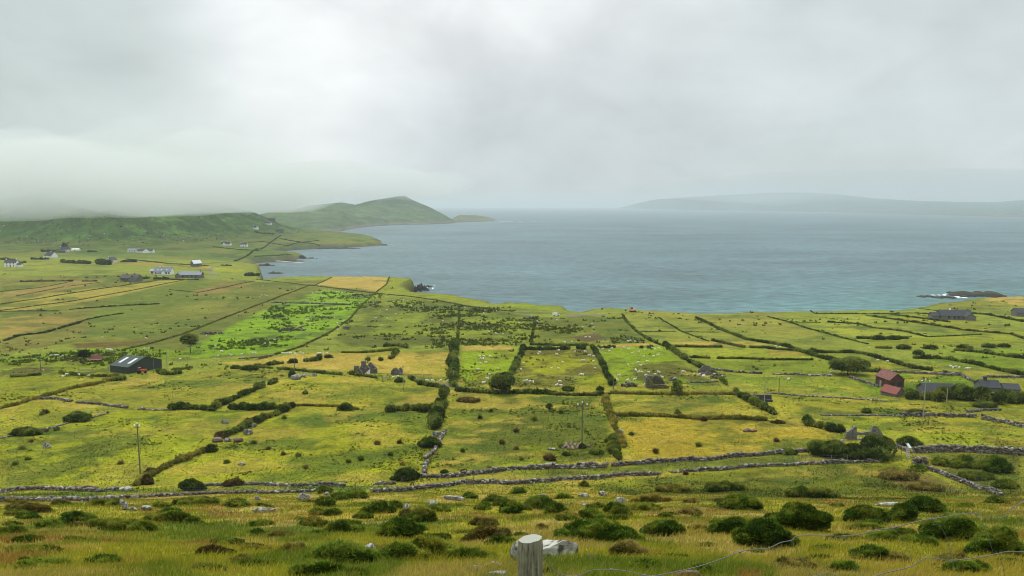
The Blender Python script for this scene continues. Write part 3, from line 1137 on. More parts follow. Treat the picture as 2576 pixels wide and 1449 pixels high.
# ------------------------------------------------------------------ buildings
def house(dx, dy, L_, D_, He, Hr, yaw, wmat, rmat, label, name='house', cat='house', chim=(), wins=(), doors=(), skylights=(), wings=(), group=None, over=.25, chmat=None, rt=.14, gable_wins=()):
    """gabled building: long axis x, front towards -y; chim: x positions; wins: (x, z, w, h) on the front"""
    p = G(dx, dy)
    r = empty(name, p, R(yaw), label, cat, group)
    sink = 1.5

    def shell(x0, x1, y0, y1, e, h, axis, tagname):
        m_ = MB()
        if axis == 'x':
            ym = (y0 + y1) / 2
            m_.prism([(y0, -sink), (y1, -sink), (y1, e), (ym, h), (y0, e)], x0, x1, 'x')
        else:
            xm = (x0 + x1) / 2
            m_.prism([(x0, -sink), (x1, -sink), (x1, e), (xm, h), (x0, e)], y0, y1, 'y')
        m_.build('wall', wmat, r)
        q = MB()
        o_ = over
        if axis == 'x':
            ym = (y0 + y1) / 2
            sl = (h - e) / (ym - y0)
            lo = e - sl * o_ + .02
            q.prism([(y0 - o_, lo), (ym, h + .02), (y1 + o_, lo), (y1 + o_, lo + rt), (ym, h + rt + .05), (y0 - o_, lo + rt)], x0 - o_, x1 + o_, 'x')
        else:
            xm = (x0 + x1) / 2
            sl = (h - e) / (xm - x0)
            lo = e - sl * o_ + .02
            q.prism([(x0 - o_, lo), (xm, h + .02), (x1 + o_, lo), (x1 + o_, lo + rt), (xm, h + rt + .05), (x0 - o_, lo + rt)], y0 - o_, y1 + o_, 'y')
        return q.build('roof', rmat, r)

    rf = shell(-L_ / 2, L_ / 2, 0, D_, He, Hr, 'x', 'roof')
    for w in wings:
        shell(*w, 'wing_roof')
    for cx in chim:
        c_ = MB().box(cx - .4, cx + .4, D_ / 2 - .32, D_ / 2 + .32, Hr - .6, Hr + .95)
        c_.box(cx - .46, cx + .46, D_ / 2 - .38, D_ / 2 + .38, Hr + .953, Hr + 1.1)
        c_.build('chimney', chmat or wmat, rf)
    for x, z, w, h in wins:
        f = MB().box(x - w / 2, x + w / 2, -.05, .05, z, z + h).build('window', M['window'], r)
        MB().box(x - w / 2 - .08, x + w / 2 + .08, -.09, .02, z - .12, z - .002).build('sill', M['greywall'], f)
    for z0, w, h, side, yy in gable_wins:
        xx = side * L_ / 2
        MB().box(xx - .05, xx + .05, yy - w / 2, yy + w / 2, z0, z0 + h).build('window', M['window'], r)
    for x, w, h in doors:
        MB().box(x - w / 2, x + w / 2, -.06, .05, -.3, h).build('door', M['door'], r)
    for x0, x1, t0, t1 in skylights:
        ym = D_ / 2
        y0, y1 = ym * t0, ym * t1
        zf = lambda y: He + (Hr - He) * y / ym + rt + .06
        s_ = MB()
        s_.add([(x0, y0, zf(y0)), (x1, y0, zf(y0)), (x1, y1, zf(y1)), (x0, y1, zf(y1)), (x0, y0, zf(y0) + .05), (x1, y0, zf(y0) + .05), (x1, y1, zf(y1) + .05), (x0, y1, zf(y1) + .05)],
               [(0, 3, 2, 1), (4, 5, 6, 7), (0, 1, 5, 4), (1, 2, 6, 5), (2, 3, 7, 6), (3, 0, 4, 7)])
        s_.build('skylight', M['skylight'], rf)
    return r


def at_depth(dx, dy, y0):
    a, s = ray(dx, dy)
    return float(a * y0), y0, float(s * y0)


def slab_part(pts, y0, thick, name, mat, root, rough=.0):
    """a standing wall whose outline is given by photo points, at forward distance y0"""
    q = [at_depth(x, y, y0) for x, y in pts]
    poly = [(a[0] - root.location.x, a[2] - root.location.z) for a in q]
    m_ = MB().prism(poly, y0 - root.location.y, y0 + thick - root.location.y, 'y')
    return m_.build(name, mat, root)


def pole(dx, dy, top, style, label, group=None, mat='wood'):
    p = G(dx, dy)
    m = mpp(p)
    H_ = (dy - top) * m * 1.02
    r = empty('utility_pole', p, 0, label, 'utility pole', group)
    rad = max(.11, .00040 * depth_of(p))
    MB().bar((0, 0, -.8), (0, 0, H_), rad * 1.15, 8, rad * .85).build('pole', M[mat], r)
    if style in ('T', 'V'):
        wd = 1.05 if style == 'T' else .5
        MB().box(-wd, wd, -.07 - rad, -rad + .02, H_ - .55, H_ - .40).build('crossarm', M[mat], r)
        for x, z in ((-wd * .92, H_ - .398), (wd * .92, H_ - .398), (0, H_ + .002)):
            i_ = MB().bar((x, -rad if x else 0, z), (x, -rad if x else 0, z + .18), .035, 6)
            i_.bar((x, -rad if x else 0, z + .14), (x, -rad if x else 0, z + .26), .12, 8, .15)
            i_.bar((x, -rad if x else 0, z + .261), (x, -rad if x else 0, z + .42), .15, 8, .07)
            i_.build('insulator', M['insul'], r)
    return r


def fence(pts, h, label, lean=.04, wires=3, mat='greywood', between=0):
    """post and wire fence, one thing with its posts and strands"""
    w = [G(*p) for p in pts]
    if between:
        w = [Vector(q) for q in polyline(pts, between)]
    mid = w[len(w) // 2]
    r = empty('wire_fence', mid, 0, label, 'fence')
    g = np.random.default_rng(nseed())
    tops = []
    for q in w:
        H_ = h * depth_of(q) / F * g.uniform(.9, 1.1)
        rad = max(.045, .00026 * depth_of(q))
        l = g.normal(size=2) * lean
        a = q - mid
        b = a + Vector((l[0] * H_, l[1] * H_, H_))
        MB().bar(a - Vector((0, 0, .3)), b, rad, 6, rad * .85).build('post', M[mat], r)
        tops.append((a, b))
    m_ = MB()
    for i in range(len(tops) - 1):
        for k in range(wires):
            t = .92 - .3 * k
            m_.bar(tops[i][0].lerp(tops[i][1], t), tops[i + 1][0].lerp(tops[i + 1][1], t), .008, 4)
    if m_.v:
        m_.build('wire', M['wire'], r)
    return r


def tree(dx, dy, w, h, label, pal='hedge', trunk=.3, name='tree', layers=9, lean=0, flat=.6):
    p = G(dx, dy)
    m = mpp(p)
    W_, H_ = w * m, h * m
    sd = nseed()
    g = np.random.default_rng(sd)
    r = empty(name, p, 0, label, 'tree')
    tr = MB()
    top = Vector((lean * H_ * .5, 0, H_ * .62))
    rad = max(.16, H_ * .028)
    tr.bar((0, 0, -.4), (lean * H_ * .2, 0, H_ * trunk), rad, 8, rad * .75)
    tr.bar((lean * H_ * .2, 0, H_ * trunk - .05), top, rad * .75, 7, rad * .4)
    lumps = []
    for i in range(layers):
        t = (i + .5) / layers
        a = i * 2.4 + g.uniform(-.4, .4)
        zz = H_ * (trunk + .12 + (.86 - trunk - .12) * t)
        rr = W_ * .5 * math.sin(math.pi * min(.96, .18 + t * .72)) * g.uniform(.55, .85)
        c = Vector((lean * zz * .7 + math.cos(a) * rr * .75, math.sin(a) * rr * .6, zz))
        q = g.uniform(.15, .24) * W_
        lumps.append((c.x, c.y, c.z, q * 1.2, q, q * flat))
        b = Vector((lean * H_ * .3, 0, H_ * (trunk + (.5 - trunk * .5) * t)))
        tr.bar(b, c, rad * .35, 5, rad * .12)
    tr.build('trunk', M['bark'], r)
    V, F_, c = foliage(lumps, leaf_size(depth_of(p), .0023), pal, cover=1.1, seed=sd, core=.62, cull=False)
    mesh_np('crown', V, F_, M['leaf'], c, parent=r)
    return r


# ------------------------------------------------------------------ sheep
def sheep_mesh(graze):
    me = bpy.data.meshes.new('sheep')
    nz = .22 if graze else .98
    nx = .86 if graze else .80
    verts = [(-.50, 0, .62), (-.15, 0, .66), (.25, 0, .66), (.50, 0, .66 if graze else .78), (.66, 0, .48 if graze else .92), (nx, 0, nz)]
    rad = [(.20, .22), (.27, .29), (.27, .29), (.17, .18), (.10, .11), (.07, .075)]
    edges = [(i, i + 1) for i in range(5)]
    for bx_, par in ((-.42, 0), (.30, 2)):
        for s in (-1, 1):
            b = len(verts)
            verts += [(bx_, s * .13, .40), (bx_ + (.03 if bx_ < 0 else -.02), s * .13, .20), (bx_, s * .13, .0)]
            rad += [(.085, .085), (.045, .045), (.04, .04)]
            edges += [(par, b), (b, b + 1), (b + 1, b + 2)]
    me.from_pydata(verts, edges, [])
    o = bpy.data.objects.new('tmp', me)
    COL.objects.link(o)
    sk = o.modifiers.new('s', 'SKIN')
    for i, r_ in enumerate(rad):
        me.skin_vertices[0].data[i].radius = r_
    me.skin_vertices[0].data[1].use_root = True
    su = o.modifiers.new('u', 'SUBSURF')
    su.levels = su.render_levels = 1
    dg = bpy.context.evaluated_depsgraph_get()
    out = bpy.data.meshes.new_from_object(o.evaluated_get(dg))
    out.name = 'sheep'
    bpy.data.objects.remove(o)
    out.polygons.foreach_set('use_smooth', np.ones(len(out.polygons), bool))
    out.materials.clear()
    out.materials.append(M['fleece'])
    return out


SHEEP = [sheep_mesh(True), sheep_mesh(False)]


def flock(pts, off, label, group):
    g = np.random.default_rng(nseed())
    for zx, zy in pts:
        dx, dy = off[0] + zx / 4, off[1] + zy / 4 + 1.2
        p = G(dx, dy)
        o = bpy.data.objects.new('sheep', SHEEP[0 if g.uniform() < .72 else 1])
        COL.objects.link(o)
        k = g.uniform(.78, 1.0) * max(1.0, .0013 * depth_of(p))
        o.scale = (k, k, k)
        o.location = p - Vector((0, 0, .02))
        o.rotation_euler = (0, 0, g.choice([0, math.pi]) + g.normal() * .6)
        tag(o, label, 'sheep', group)


# ================================================================== the things, one by one
def off(o, pts):
    return [(o[0] + x / 4, o[1] + y / 4) for x, y in pts]


R1, R2, R3, R4 = (0, 436), (644, 436), (1288, 436), (1932, 603.7)
M1, M2, M3, M4 = (0, 798.3), (644, 798.3), (1288, 798.3), (1932, 872)
B1, B2, B3, B4 = (0, 1086.7), (644, 1086.7), (1288, 1086.7), (1932, 1086.7)

# ------------------------------------------------------------------ dry stone walls
U = 'wall'
wall([(0, 1241), (45, 1234), (100, 1232), (180, 1235), (240, 1238), (300, 1233)], 12, 'tumbled grey stone wall beyond the green track below the tall left pole', gaps=.25)
wall([(505, 1224), (570, 1221), (644, 1219), (719, 1223), (741, 1223), (800, 1222), (869, 1223)], 9, 'low slumped stone wall right of the large round dark bush', gaps=.3)
wall([(944, 1219), (994, 1218)], 8, 'short stub of stone wall among rushes beside the track')
wall([(1010, 1211), (1064, 1200), (1094, 1202), (1159, 1199), (1219, 1190), (1288, 1182), (1375, 1179)], 13, 'grey stone wall climbing right from the foot of the middle hedge', gaps=.12)
wall([(1375, 1179), (1440, 1178), (1513, 1176), (1530, 1172)], 17, 'stretch of wall built of big upright pale boulders', size=1.7, gaps=.1)
wall([(1540, 1173), (1600, 1168), (1663, 1163), (1750, 1159), (1863, 1149), (1932, 1143), (1969, 1141), (2040, 1136)], 12, 'long grey stone wall on the far side of the track below the straw coloured meadow', gaps=.12)
wall([(0, 1263), (32, 1259), (100, 1261), (145, 1261), (225, 1261), (310, 1254), (388, 1251), (462, 1246), (520, 1244), (644, 1240), (704, 1241), (794, 1237)], 10, 'broken stone wall along the thin fence on the near side of the track', gaps=.3)
wall([(936, 1239), (994, 1237), (1069, 1229), (1144, 1220), (1219, 1216), (1288, 1219), (1388, 1211), (1488, 1205), (1568, 1196), (1663, 1194)], 12, 'pale stone wall near the track with the wooden lattice gate in it', gaps=.08)
wall([(1690, 1189), (1788, 1184), (1932, 1172), (2057, 1167), (2194, 1163), (2222, 1162)], 9, 'thin stone wall edging the rank green slope, ending below the scrub by the ruin', gaps=.2)
wall([(2300, 1139), (2350, 1136), (2430, 1137), (2500, 1140), (2580, 1145)], 19, 'tall thick stone wall running off to the right from the stile', thick=.9)
wall([(2222, 1114), (2257, 1126), (2290, 1140)], 12, 'stone wall joining the roofless ruin to the stile')
heap(2316, 1168, 32, 24, 70, 'heap of tumbled stones below the wooden stile')
wall([(2332, 1179), (2395, 1203), (2445, 1223), (2490, 1235), (2519, 1247)], 11, 'dark stone wall slanting down the scrubby slope at the right edge', gaps=.08)
wall([(2267, 1047), (2357, 1047), (2457, 1050)], 11, 'dark stone wall behind the foot of the tall right pole')
wall([(2471, 1055), (2520, 1063), (2580, 1076)], 13, 'stone wall slanting off the right edge beyond the gap beside the tall pole')
wall([(2435, 1038), (2470, 1033), (2517, 1032)], 6, 'short low stone wall in the meadow in front of the dark thicket')
wall([(2067, 1045), (2132, 1046), (2267, 1047)], 4, 'row of low scattered wall stones left of the tall right pole', gaps=.35)
wall([(2235, 936), (2307, 940), (2414, 945)], 7, 'stone wall above the rusty red barn')
wall([(2370, 940), (2412, 941.5), (2444, 959), (2479, 973)], 7.5, 'stone wall bending down towards the roofs at the right edge')
wall([(2482, 949), (2580, 951)], 6, 'stone wall at the right edge beyond the bending wall')
wall([(1947, 942), (2032, 944), (2092, 947)], 5.5, 'low stone wall ending at the big hawthorn, with a gatepost')
wall([(2139, 951), (2170, 961), (2210, 974)], 8, 'stone wall running from the hawthorn down to the rusty barn')
wall([(1790, 930), (1838, 936), (1918, 941)], 6.5, 'low stone wall right of the rubble ruin on the field corner', gaps=.1)
wall([(1932, 990), (2020, 996), (2102, 1001), (2232, 1010)], 4.5, 'low dark wall with thin posts left of the red roofed shed', gaps=.12)
wall([(98, 1004), (140, 1004), (180, 1011)], 7, 'broken stone wall across the left meadow, its left half', gaps=.05)
wall([(194, 1014), (250, 1018), (322, 1027)], 7, 'broken stone wall across the left meadow, its right half', gaps=.12)
wall([(0, 1104), (87, 1081), (125, 1078), (185, 1060), (235, 1050), (272, 1040)], 5, 'ragged line of wall stones beside two dark bushes at the left edge', gaps=.35)
wall([(350, 1030), (400, 1032), (430, 1032)], 5, 'short low stone wall leading to the row of round shrubs')
wall([(1120, 1085), (1106, 1110), (1094, 1135), (1069, 1155)], 11, 'pale tumbled wall stones at the foot of the big dark hedge', gaps=.1, size=1.3)
wall([(1076, 1163), (1068, 1180), (1066, 1198)], 13, 'pile of pale wall stones going down to the track corner', size=1.3)
wall([(605, 903), (650, 899), (694, 893)], 4, 'low stone wall at the left end of the hay field')
wall([(686, 762), (780, 764), (886, 767.5)], 5, 'pale stone wall across the brightest green pasture', size=1.2, gaps=.1)
wall([(1733, 963), (1785, 962), (1808, 960)], 3.5, 'low line of stones near the mossy hut ruin')
heap(735, 832, 62, 9, 70, 'spread of grey stones in the rushy green pasture', size=.5)
heap(530, 841, 54, 7, 50, 'spread of pale stones near the lone round tree', size=.5)
heap(869, 826, 16, 6, 24, 'small heap of stones on the slope of the middle pastures', size=.5)
heap(1805, 952, 34, 16, 60, 'white lichened rubble spilling down the field boundary below the broken ruin', size=.4, tint=(1.5, 1.5, 1.45))

# ------------------------------------------------------------------ banks
BK = dict(pal='bank', name='earth_bank', cat='bank', wid=1.15, var=.35, gaps=.08)
hedge([(345, 1222), (372, 1200), (425, 1172), (470, 1155), (512, 1137)], 14, 'grassy earth bank rising right from the tall left pole', **BK)
hedge([(0, 1029), (37, 1020), (75, 1008), (112, 999), (140, 990), (175, 979)], 8, 'stony earth bank with leaning posts at the left edge', **BK)
hedge([(175, 979), (237, 968), (275, 958), (312, 952)], 8, 'brown earth bank running up to the dark metal shed', **BK)
hedge([(1522, 1000), (1526, 1022), (1535, 1045), (1542, 1070)], 14, 'grass topped bank turning the corner right of the insulator pole', **BK)
hedge([(1542, 1046), (1620, 1047), (1720, 1052), (1830, 1054), (1925, 1058)], 10, 'long brown grassy bank between the two straw meadows', **BK)
hedge([(1545, 1075), (1560, 1100), (1570, 1125)], 12, 'broken grassy bank above the dark scrub left of the straw meadow', **BK)
hedge([(739, 1022), (800, 1022), (850, 1024), (900, 1031)], 6, 'low brown bank on both sides of a single round bush', **BK)
hedge([(1535, 990), (1620, 992), (1740, 992), (1850, 993)], 8, 'brown overgrown road bank with posts in front of the mossy hut ruin', **BK)
BF = dict(pal='fieldbank', name='earth_bank', cat='bank', wid=1.1, var=.5, gaps=.15, hs=1.0)
hedge([(996, 699), (972, 716), (944, 737), (905, 772), (880, 803), (832, 836), (760, 872), (692, 893)], 4.5, 'straight field bank on the right side of the brightest green pastures', **BF)
hedge([(779, 718), (712, 743), (644, 769), (567, 799), (500, 826), (457, 842), (390, 862), (312, 880)], 5, 'straight field bank on the left side of the brightest green pastures', **BF)
hedge([(779, 718), (860, 727), (944, 738), (1020, 745), (1094, 755), (1169, 770), (1288, 784)], 3.2, 'long field bank behind the hay field on the cliff point', **BF)
hedge([(0, 734), (100, 724), (182, 708)], 2.4, 'uppermost thin bank in the tan fields at the left edge', **BF)
hedge([(40, 745), (75, 739), (160, 722), (250, 711)], 2.2, 'second thin bank down in the tan fields at the left edge', **BF)
hedge([(0, 766), (125, 747), (250, 727), (395, 706)], 2.8, 'bank along the upper side of the long tan strip field', **BF)
hedge([(0, 782), (80, 771), (175, 759), (325, 732), (472, 703)], 3.0, 'bank along the lower side of the long tan strip field', **BF)
hedge([(425, 729), (500, 736), (570, 722), (640, 707)], 2.4, 'bank below the small brown field near the bay', **BF)
hedge([(644, 703), (719, 711), (779, 719)], 2.4, 'short bank between the small brown field and the cliff hay field', **BF)
hedge([(794, 717), (834, 698)], 2.2, 'short bank on the left side of the cliff hay field', **BF)

# ------------------------------------------------------------------ hedges: the nearer ones
hedge([(1143, 872), (1144, 890), (1140, 910), (1141, 930), (1140, 950), (1143, 972)], 26, 'tall hedge of trees standing between the hay field and the first sheep pasture', wid=.85, name='tall_hedge', var=.3)
hedge([(1118, 990), (1116, 1010), (1106, 1034), (1100, 1056), (1090, 1080)], 30, 'big dark hedge running down below the grey road', wid=.9, var=.3)
hedge([(978, 1035), (1010, 1034), (1045, 1033), (1095, 1034)], 20, 'dark hedge spur reaching left from the big dark hedge', var=.5)
hedge([(1152, 985), (1200, 988), (1260, 990), (1330, 990), (1400, 993)], 13, 'dense dark roadside hedge below the first two sheep pastures', var=.3)
hedge([(1400, 994), (1460, 996), (1530, 994)], 11, 'lower hedge of the road left of the mossy hut ruin', gaps=.2)
hedge([(1316, 878), (1308, 900), (1296, 925), (1284, 948), (1268, 972)], 14, 'hedge between the first and second sheep pastures, with a large tree at its foot')
hedge([(1489, 872), (1500, 890), (1515, 918), (1524, 940), (1540, 970)], 12, 'hedge between the second and third sheep pastures')
hedge([(1672, 868), (1700, 888), (1735, 912), (1772, 930)], 12, 'hedge down the right side of the third sheep pasture')
hedge([(1790, 940), (1812, 955), (1835, 975)], 9, 'overgrown rubble boundary below the broken ruin', pal='scrub')
hedge([(1322, 880), (1380, 880), (1470, 878)], 9, 'dark hedge across the top of the second sheep pasture')
hedge([(1505, 876), (1545, 875)], 8, 'short hedge at the top left corner of the third sheep pasture')
hedge([(1612, 876), (1640, 876)], 7, 'short hedge at the top right of the third sheep pasture')
hedge([(1848, 990), (1890, 1012), (1940, 1040), (1990, 1056), (2050, 1075), (2092, 1086)], 24, 'thick dark hedge slanting down to the right behind the straw meadow')
hedge([(426, 1030), (455, 1029), (487, 1029), (537, 1033)], 15, 'row of dark round shrubs in the left meadow', gaps=.25)
hedge([(540, 1026), (575, 1012), (600, 1001), (644, 981)], 14, 'dark hedge climbing right from the row of round shrubs', gaps=.15)
hedge([(644, 980), (690, 963), (719, 954), (735, 950)], 13, 'upper end of the hedge climbing towards the paired grey boulders')
hedge([(580, 1030), (644, 1031), (739, 1026)], 18, 'dark hedge left of the round bush on the brown bank', var=.5)
hedge([(560, 1102), (600, 1085), (650, 1062), (694, 1046), (719, 1034)], 17, 'dark hedge slanting up from the grey boulders', gaps=.22)
hedge([(1540, 1100), (1546, 1120), (1545, 1140), (1560, 1158)], 22, 'patch of dark and brown scrub at the corner of the straw meadow', pal='scrub')
hedge([(2060, 1148), (2100, 1152), (2150, 1155), (2222, 1154)], 34, 'low spreading green thicket in front of the roofless ruin', wid=1.3, var=.4, gaps=0, hs=1.5, name='thicket', cat='thicket')
hedge([(2408, 1003), (2450, 1008), (2500, 1012), (2580, 1014)], 30, 'large dark thicket hiding the houses at the right edge', gaps=0, hs=1.5, name='thicket', cat='thicket')
hedge([(2290, 1002), (2320, 1006), (2370, 1006)], 26, 'dark bushes in front of the slate roofed shed', gaps=0, hs=1.5, name='thicket', cat='thicket')
hedge([(2130, 928), (2172, 934), (2212, 937)], 9, 'low dark hedge right of the big hawthorn')
hedge([(1030, 952), (1050, 962), (1070, 970), (1110, 976)], 11, 'scrubby roadside hedge below the small ruin', gaps=.2)
hedge([(870, 940), (910, 946), (960, 954), (1000, 962)], 9, 'overgrown roadside hedge in front of the ruined cottage')
hedge([(645, 924), (690, 928), (760, 934), (860, 944)], 6, 'low dark hedge under the hay field left of the ruined cottage', gaps=.2)
hedge([(640, 922), (665, 921), (700, 916), (712, 915)], 9, 'dark shrubs at the left end of the hay field', gaps=.3)
hedge([(765, 910), (790, 909), (806, 905)], 13, 'dark round shrub clump on the upper edge of the hay field')
hedge([(860, 888), (920, 888), (1000, 880)], 6, 'straggling scrub along the top of the hay field', pal='scrub', gaps=.2)
hedge([(955, 908), (975, 905), (992, 900)], 11, 'clump of dark shrubs in the middle of the hay field')
hedge([(990, 895), (1002, 886)], 11, 'pair of dark shrubs above the clump in the hay field')
hedge([(965, 872), (1000, 870), (1025, 876)], 9, 'wide low scrub above the hay field', pal='scrub')
hedge([(400, 938), (420, 944), (455, 940)], 14, 'overgrown scrub right of the dark metal shed', pal='scrub')
hedge([(150, 938), (200, 945), (250, 948), (300, 948)], 7, 'dark rushy scrub left of the dark metal shed', pal='scrub')
hedge([(262, 960), (290, 958), (312, 956)], 11, 'dark bushes on the bank below the metal shed')
hedge([(0, 950), (40, 949), (100, 944)], 6, 'dark rushy strip at the left edge above the grazing sheep', pal='scrub')
hedge([(1154, 768), (1155, 785), (1155, 800)], 5, 'faint field hedge running down from the coast road')
hedge([(1155, 800), (1153, 830), (1150, 866)], 7, 'scrubby boundary leading down to the tall hedge of trees', pal='scrub')
hedge([(1350, 802), (1343, 825), (1335, 862)], 8, 'dark boundary between the middle pastures and the brown patched field')
hedge([(1335, 868), (1400, 870), (1480, 869)], 6, 'scrub line above the second sheep pasture', pal='scrub')
hedge([(1565, 792), (1578, 812), (1600, 834), (1640, 860), (1672, 872)], 8, 'long hedge coming down from the coast to the third sheep pasture')

# ------------------------------------------------------------------ hedges: field lines towards the sea on the right
HR = [
    ([(1658, 800), (1713, 834), (1783, 859)], 4.5, 'thin hedge line, first right of the long hedge from the coast'),
    ([(1750, 800), (1818, 832), (1875, 854), (1932, 864)], 5, 'thin hedge line, second right of the long hedge from the coast'),
    ([(1603, 834), (1650, 835), (1700, 834)], 3.2, 'short cross hedge between the long hedge and its first neighbour'),
    ([(1723, 834), (1770, 836), (1808, 836)], 3.2, 'short dark cross hedge between the two thin hedge lines'),
    ([(1700, 873), (1760, 874), (1813, 874)], 4.5, 'dark hedge under the small tan field right of the third sheep pasture'),
    ([(1793, 858), (1830, 866), (1873, 875)], 6, 'dark hedge slanting along the right end of the tan strip'),
    ([(1888, 875), (1935, 876)], 5, 'dark short hedge at the right end of the tan strip'),
    ([(1735, 900), (1785, 902)], 5, 'dark short hedge right of the third sheep pasture'),
    ([(1805, 903), (1870, 903), (1932, 906), (2044, 906)], 4.5, 'long level hedge across the green fields left of the big hawthorn'),
    ([(1932, 790), (2050, 789), (2194, 790), (2300, 788), (2357, 791)], 4, 'hedge along the cliff top fields'),
    ([(2177, 793.5), (2257, 805), (2357, 820), (2432, 832), (2542, 841), (2580, 854)], 7.5, 'thick hedge passing below the grey bungalow'),
    ([(2232, 790), (2307, 800), (2389, 811)], 6, 'hedge running into the garden of the grey bungalow'),
    ([(2082, 811), (2157, 815), (2194, 825), (2274, 834), (2332, 848)], 7, 'hedge slanting below the thick bungalow hedge'),
    ([(1997, 811), (2064, 812)], 3.6, 'short level hedge near the cliff top fields'),
    ([(2332, 848), (2382, 846), (2469, 842)], 4.5, 'level hedge joining the two slanting bungalow hedges'),
    ([(2159, 852), (2220, 853), (2282, 852)], 6.5, 'dark dense hedge with rounded shrubs in the middle of the right fields'),
    ([(1932, 797), (1982, 810), (2032, 827), (2107, 847), (2182, 866)], 5.5, 'long scrubby hedge slanting through the left part of the right fields'),
    ([(2312, 776), (2357, 782), (2420, 784)], 3.5, 'scrubby line on the cliff edge above the grey bungalow'),
    ([(2432, 788), (2482, 792), (2532, 802), (2580, 811)], 8, 'broad scrub right of the grey bungalow'),
    ([(1932, 863), (1982, 873), (2007, 883), (2049, 896), (2072, 903), (2112, 913)], 9, 'bushy hedge slanting down to the big hawthorn'),
    ([(1932, 878), (1994, 882)], 4.5, 'short hedge beside the tan strip at its right end'),
    ([(2067, 888), (2144, 888), (2172, 891), (2207, 901), (2244, 911), (2294, 926), (2344, 933)], 9, 'bushy hedge slanting down above the rusty red barn'),
    ([(2302, 902), (2369, 903), (2407, 909), (2457, 918), (2507, 931), (2580, 947)], 10, 'thick dark hedge slanting to the right edge above the roofs'),
    ([(2482, 890), (2530, 897), (2580, 903)], 9, 'dark hedge cut off by the right edge, above the thick slanting one'),
    ([(2402, 882), (2474, 888)], 6, 'low dark hedge beside two round bushes near the right edge'),
    ([(2204, 876), (2239, 877)], 4.5, 'very short low hedge in the middle of the right fields'),
]
for pts, h, lab in HR:
    hedge(pts, h, lab, gaps=.16)
HF = [
    ([(12, 858), (50, 845), (112, 838), (160, 824), (200, 813)], 8, 'dark hedge at the left edge under the tan fields'),
    ([(200, 812), (215, 805), (260, 796), (310, 789)], 4.5, 'thin end of the dark hedge under the tan fields'),
    ([(0, 784), (80, 783), (150, 783)], 4, 'dark hedge below the long tan strip at the left edge'),
    ([(175, 779), (240, 774), (300, 770), (400, 765)], 4.5, 'dark shrubs in the olive field under the long tan strip'),
    ([(52, 709), (110, 708), (183, 707)], 5, 'grey green wall of shrubs at the far side of the tan fields'),
    ([(317, 652), (370, 658), (425, 664), (525, 669)], 3.2, 'long thin hedge on the plain behind the grey stone barn'),
    ([(102, 634), (130, 634), (155, 635)], 11, 'dark shelter belt behind the white gabled house with the big roof'),
    ([(80, 653), (118, 653)], 9, 'dark shrubs in front of the white gabled house with the big roof'),
    ([(155, 660), (190, 663), (225, 664)], 12, 'wide dark thicket on the plain between the white houses'),
    ([(246, 664), (262, 666), (280, 666)], 20, 'tall dark shelter trees left of the cream gabled house'),
    ([(303, 659), (342, 659)], 7, 'dark hedge right of the cream gabled house'),
    ([(0, 653), (40, 656)], 9, 'dark thicket at the left edge above the two storey white house'),
    ([(46, 661), (66, 661)], 6, 'small dark clump right of the two storey white house'),
    ([(222, 634), (243, 634)], 6, 'dark clump on the slope right of the small white shed'),
    ([(207, 708), (243, 708)], 7, 'dark clump on the plain left of the brown roofed house'),
    ([(390, 703), (424, 703)], 9, 'dark garden bushes below the long dormer house'),
    ([(430, 704), (500, 704)], 4, 'low garden hedge below the longest grey roofed house'),
    ([(345, 704), (375, 700)], 8, 'loose garden trees right of the brown roofed house'),
    ([(615, 694), (650, 694)], 10, 'dark scrub at the head of the bay'),
    ([(556, 668), (582, 669)], 5, 'dark clump right of the grey stone barn'),
    ([(615, 611), (662, 608), (682, 612), (720, 620)], 2.6, 'thin hedge below the white end chimney house'),
    ([(703, 601), (751, 609), (803, 618)], 2.6, 'upper thin field hedge on the far grassy point'),
    ([(720, 619), (753, 610.5), (803, 605)], 2.4, 'cross hedge rising on the far grassy point'),
    ([(536, 621), (588, 627), (651, 631)], 2.6, 'thin hedge below the twin gabled white house'),
    ([(589, 657.5), (630, 638.5), (672, 617), (707, 593)], 3.2, 'straight green lane hedge climbing from the bay to the far houses'),
    ([(640, 646), (700, 643), (735, 642)], 2.2, 'thin hedge on the low grassy point in the bay'),
    ([(640, 584), (660, 588), (690, 590)], 5, 'dark scrub below the white house on the hill foot'),
]
for pts, h, lab in HF:
    hedge(pts, h, lab, pal='far', gaps=.22, hs=1.0)

# ------------------------------------------------------------------ trees
tree(479, 887, 46, 50, 'lone round dark tree on the bright green pasture, bare trunk showing', trunk=.32, layers=11)
tree(211, 917, 40, 40, 'flat topped dark pine beside the dark metal shed', trunk=.35, lean=.1, pal='conifer', layers=8, flat=.42, name='pine_tree')
tree(2132, 942, 92, 40, 'large spreading hawthorn left of the rusty barn', trunk=.2, layers=14, flat=.5, name='hawthorn_tree')
tree(1262, 990, 62, 52, 'large dark round tree at the foot of the hedge between sheep pastures', trunk=.12, layers=14, flat=.75)
tree(162, 629, 14, 18, 'dark conifer beside the small white house on the hill foot', trunk=.05, layers=7, pal='conifer', name='conifer_tree')
tree(1382, 1033, 20, 19, 'small loose bushy tree alone in the straw meadow', trunk=.1, layers=7)
tree(1706, 970, 22, 13, 'small dark tree just above the tree on the road bank', trunk=.12, layers=8)
tree(1703, 992, 32, 28, 'dark tree standing on the road bank right of the mossy hut ruin', trunk=.1, layers=10)
tree(925, 912, 18, 14, 'dark tree behind the gables of the ruined cottage', trunk=.2, layers=6)

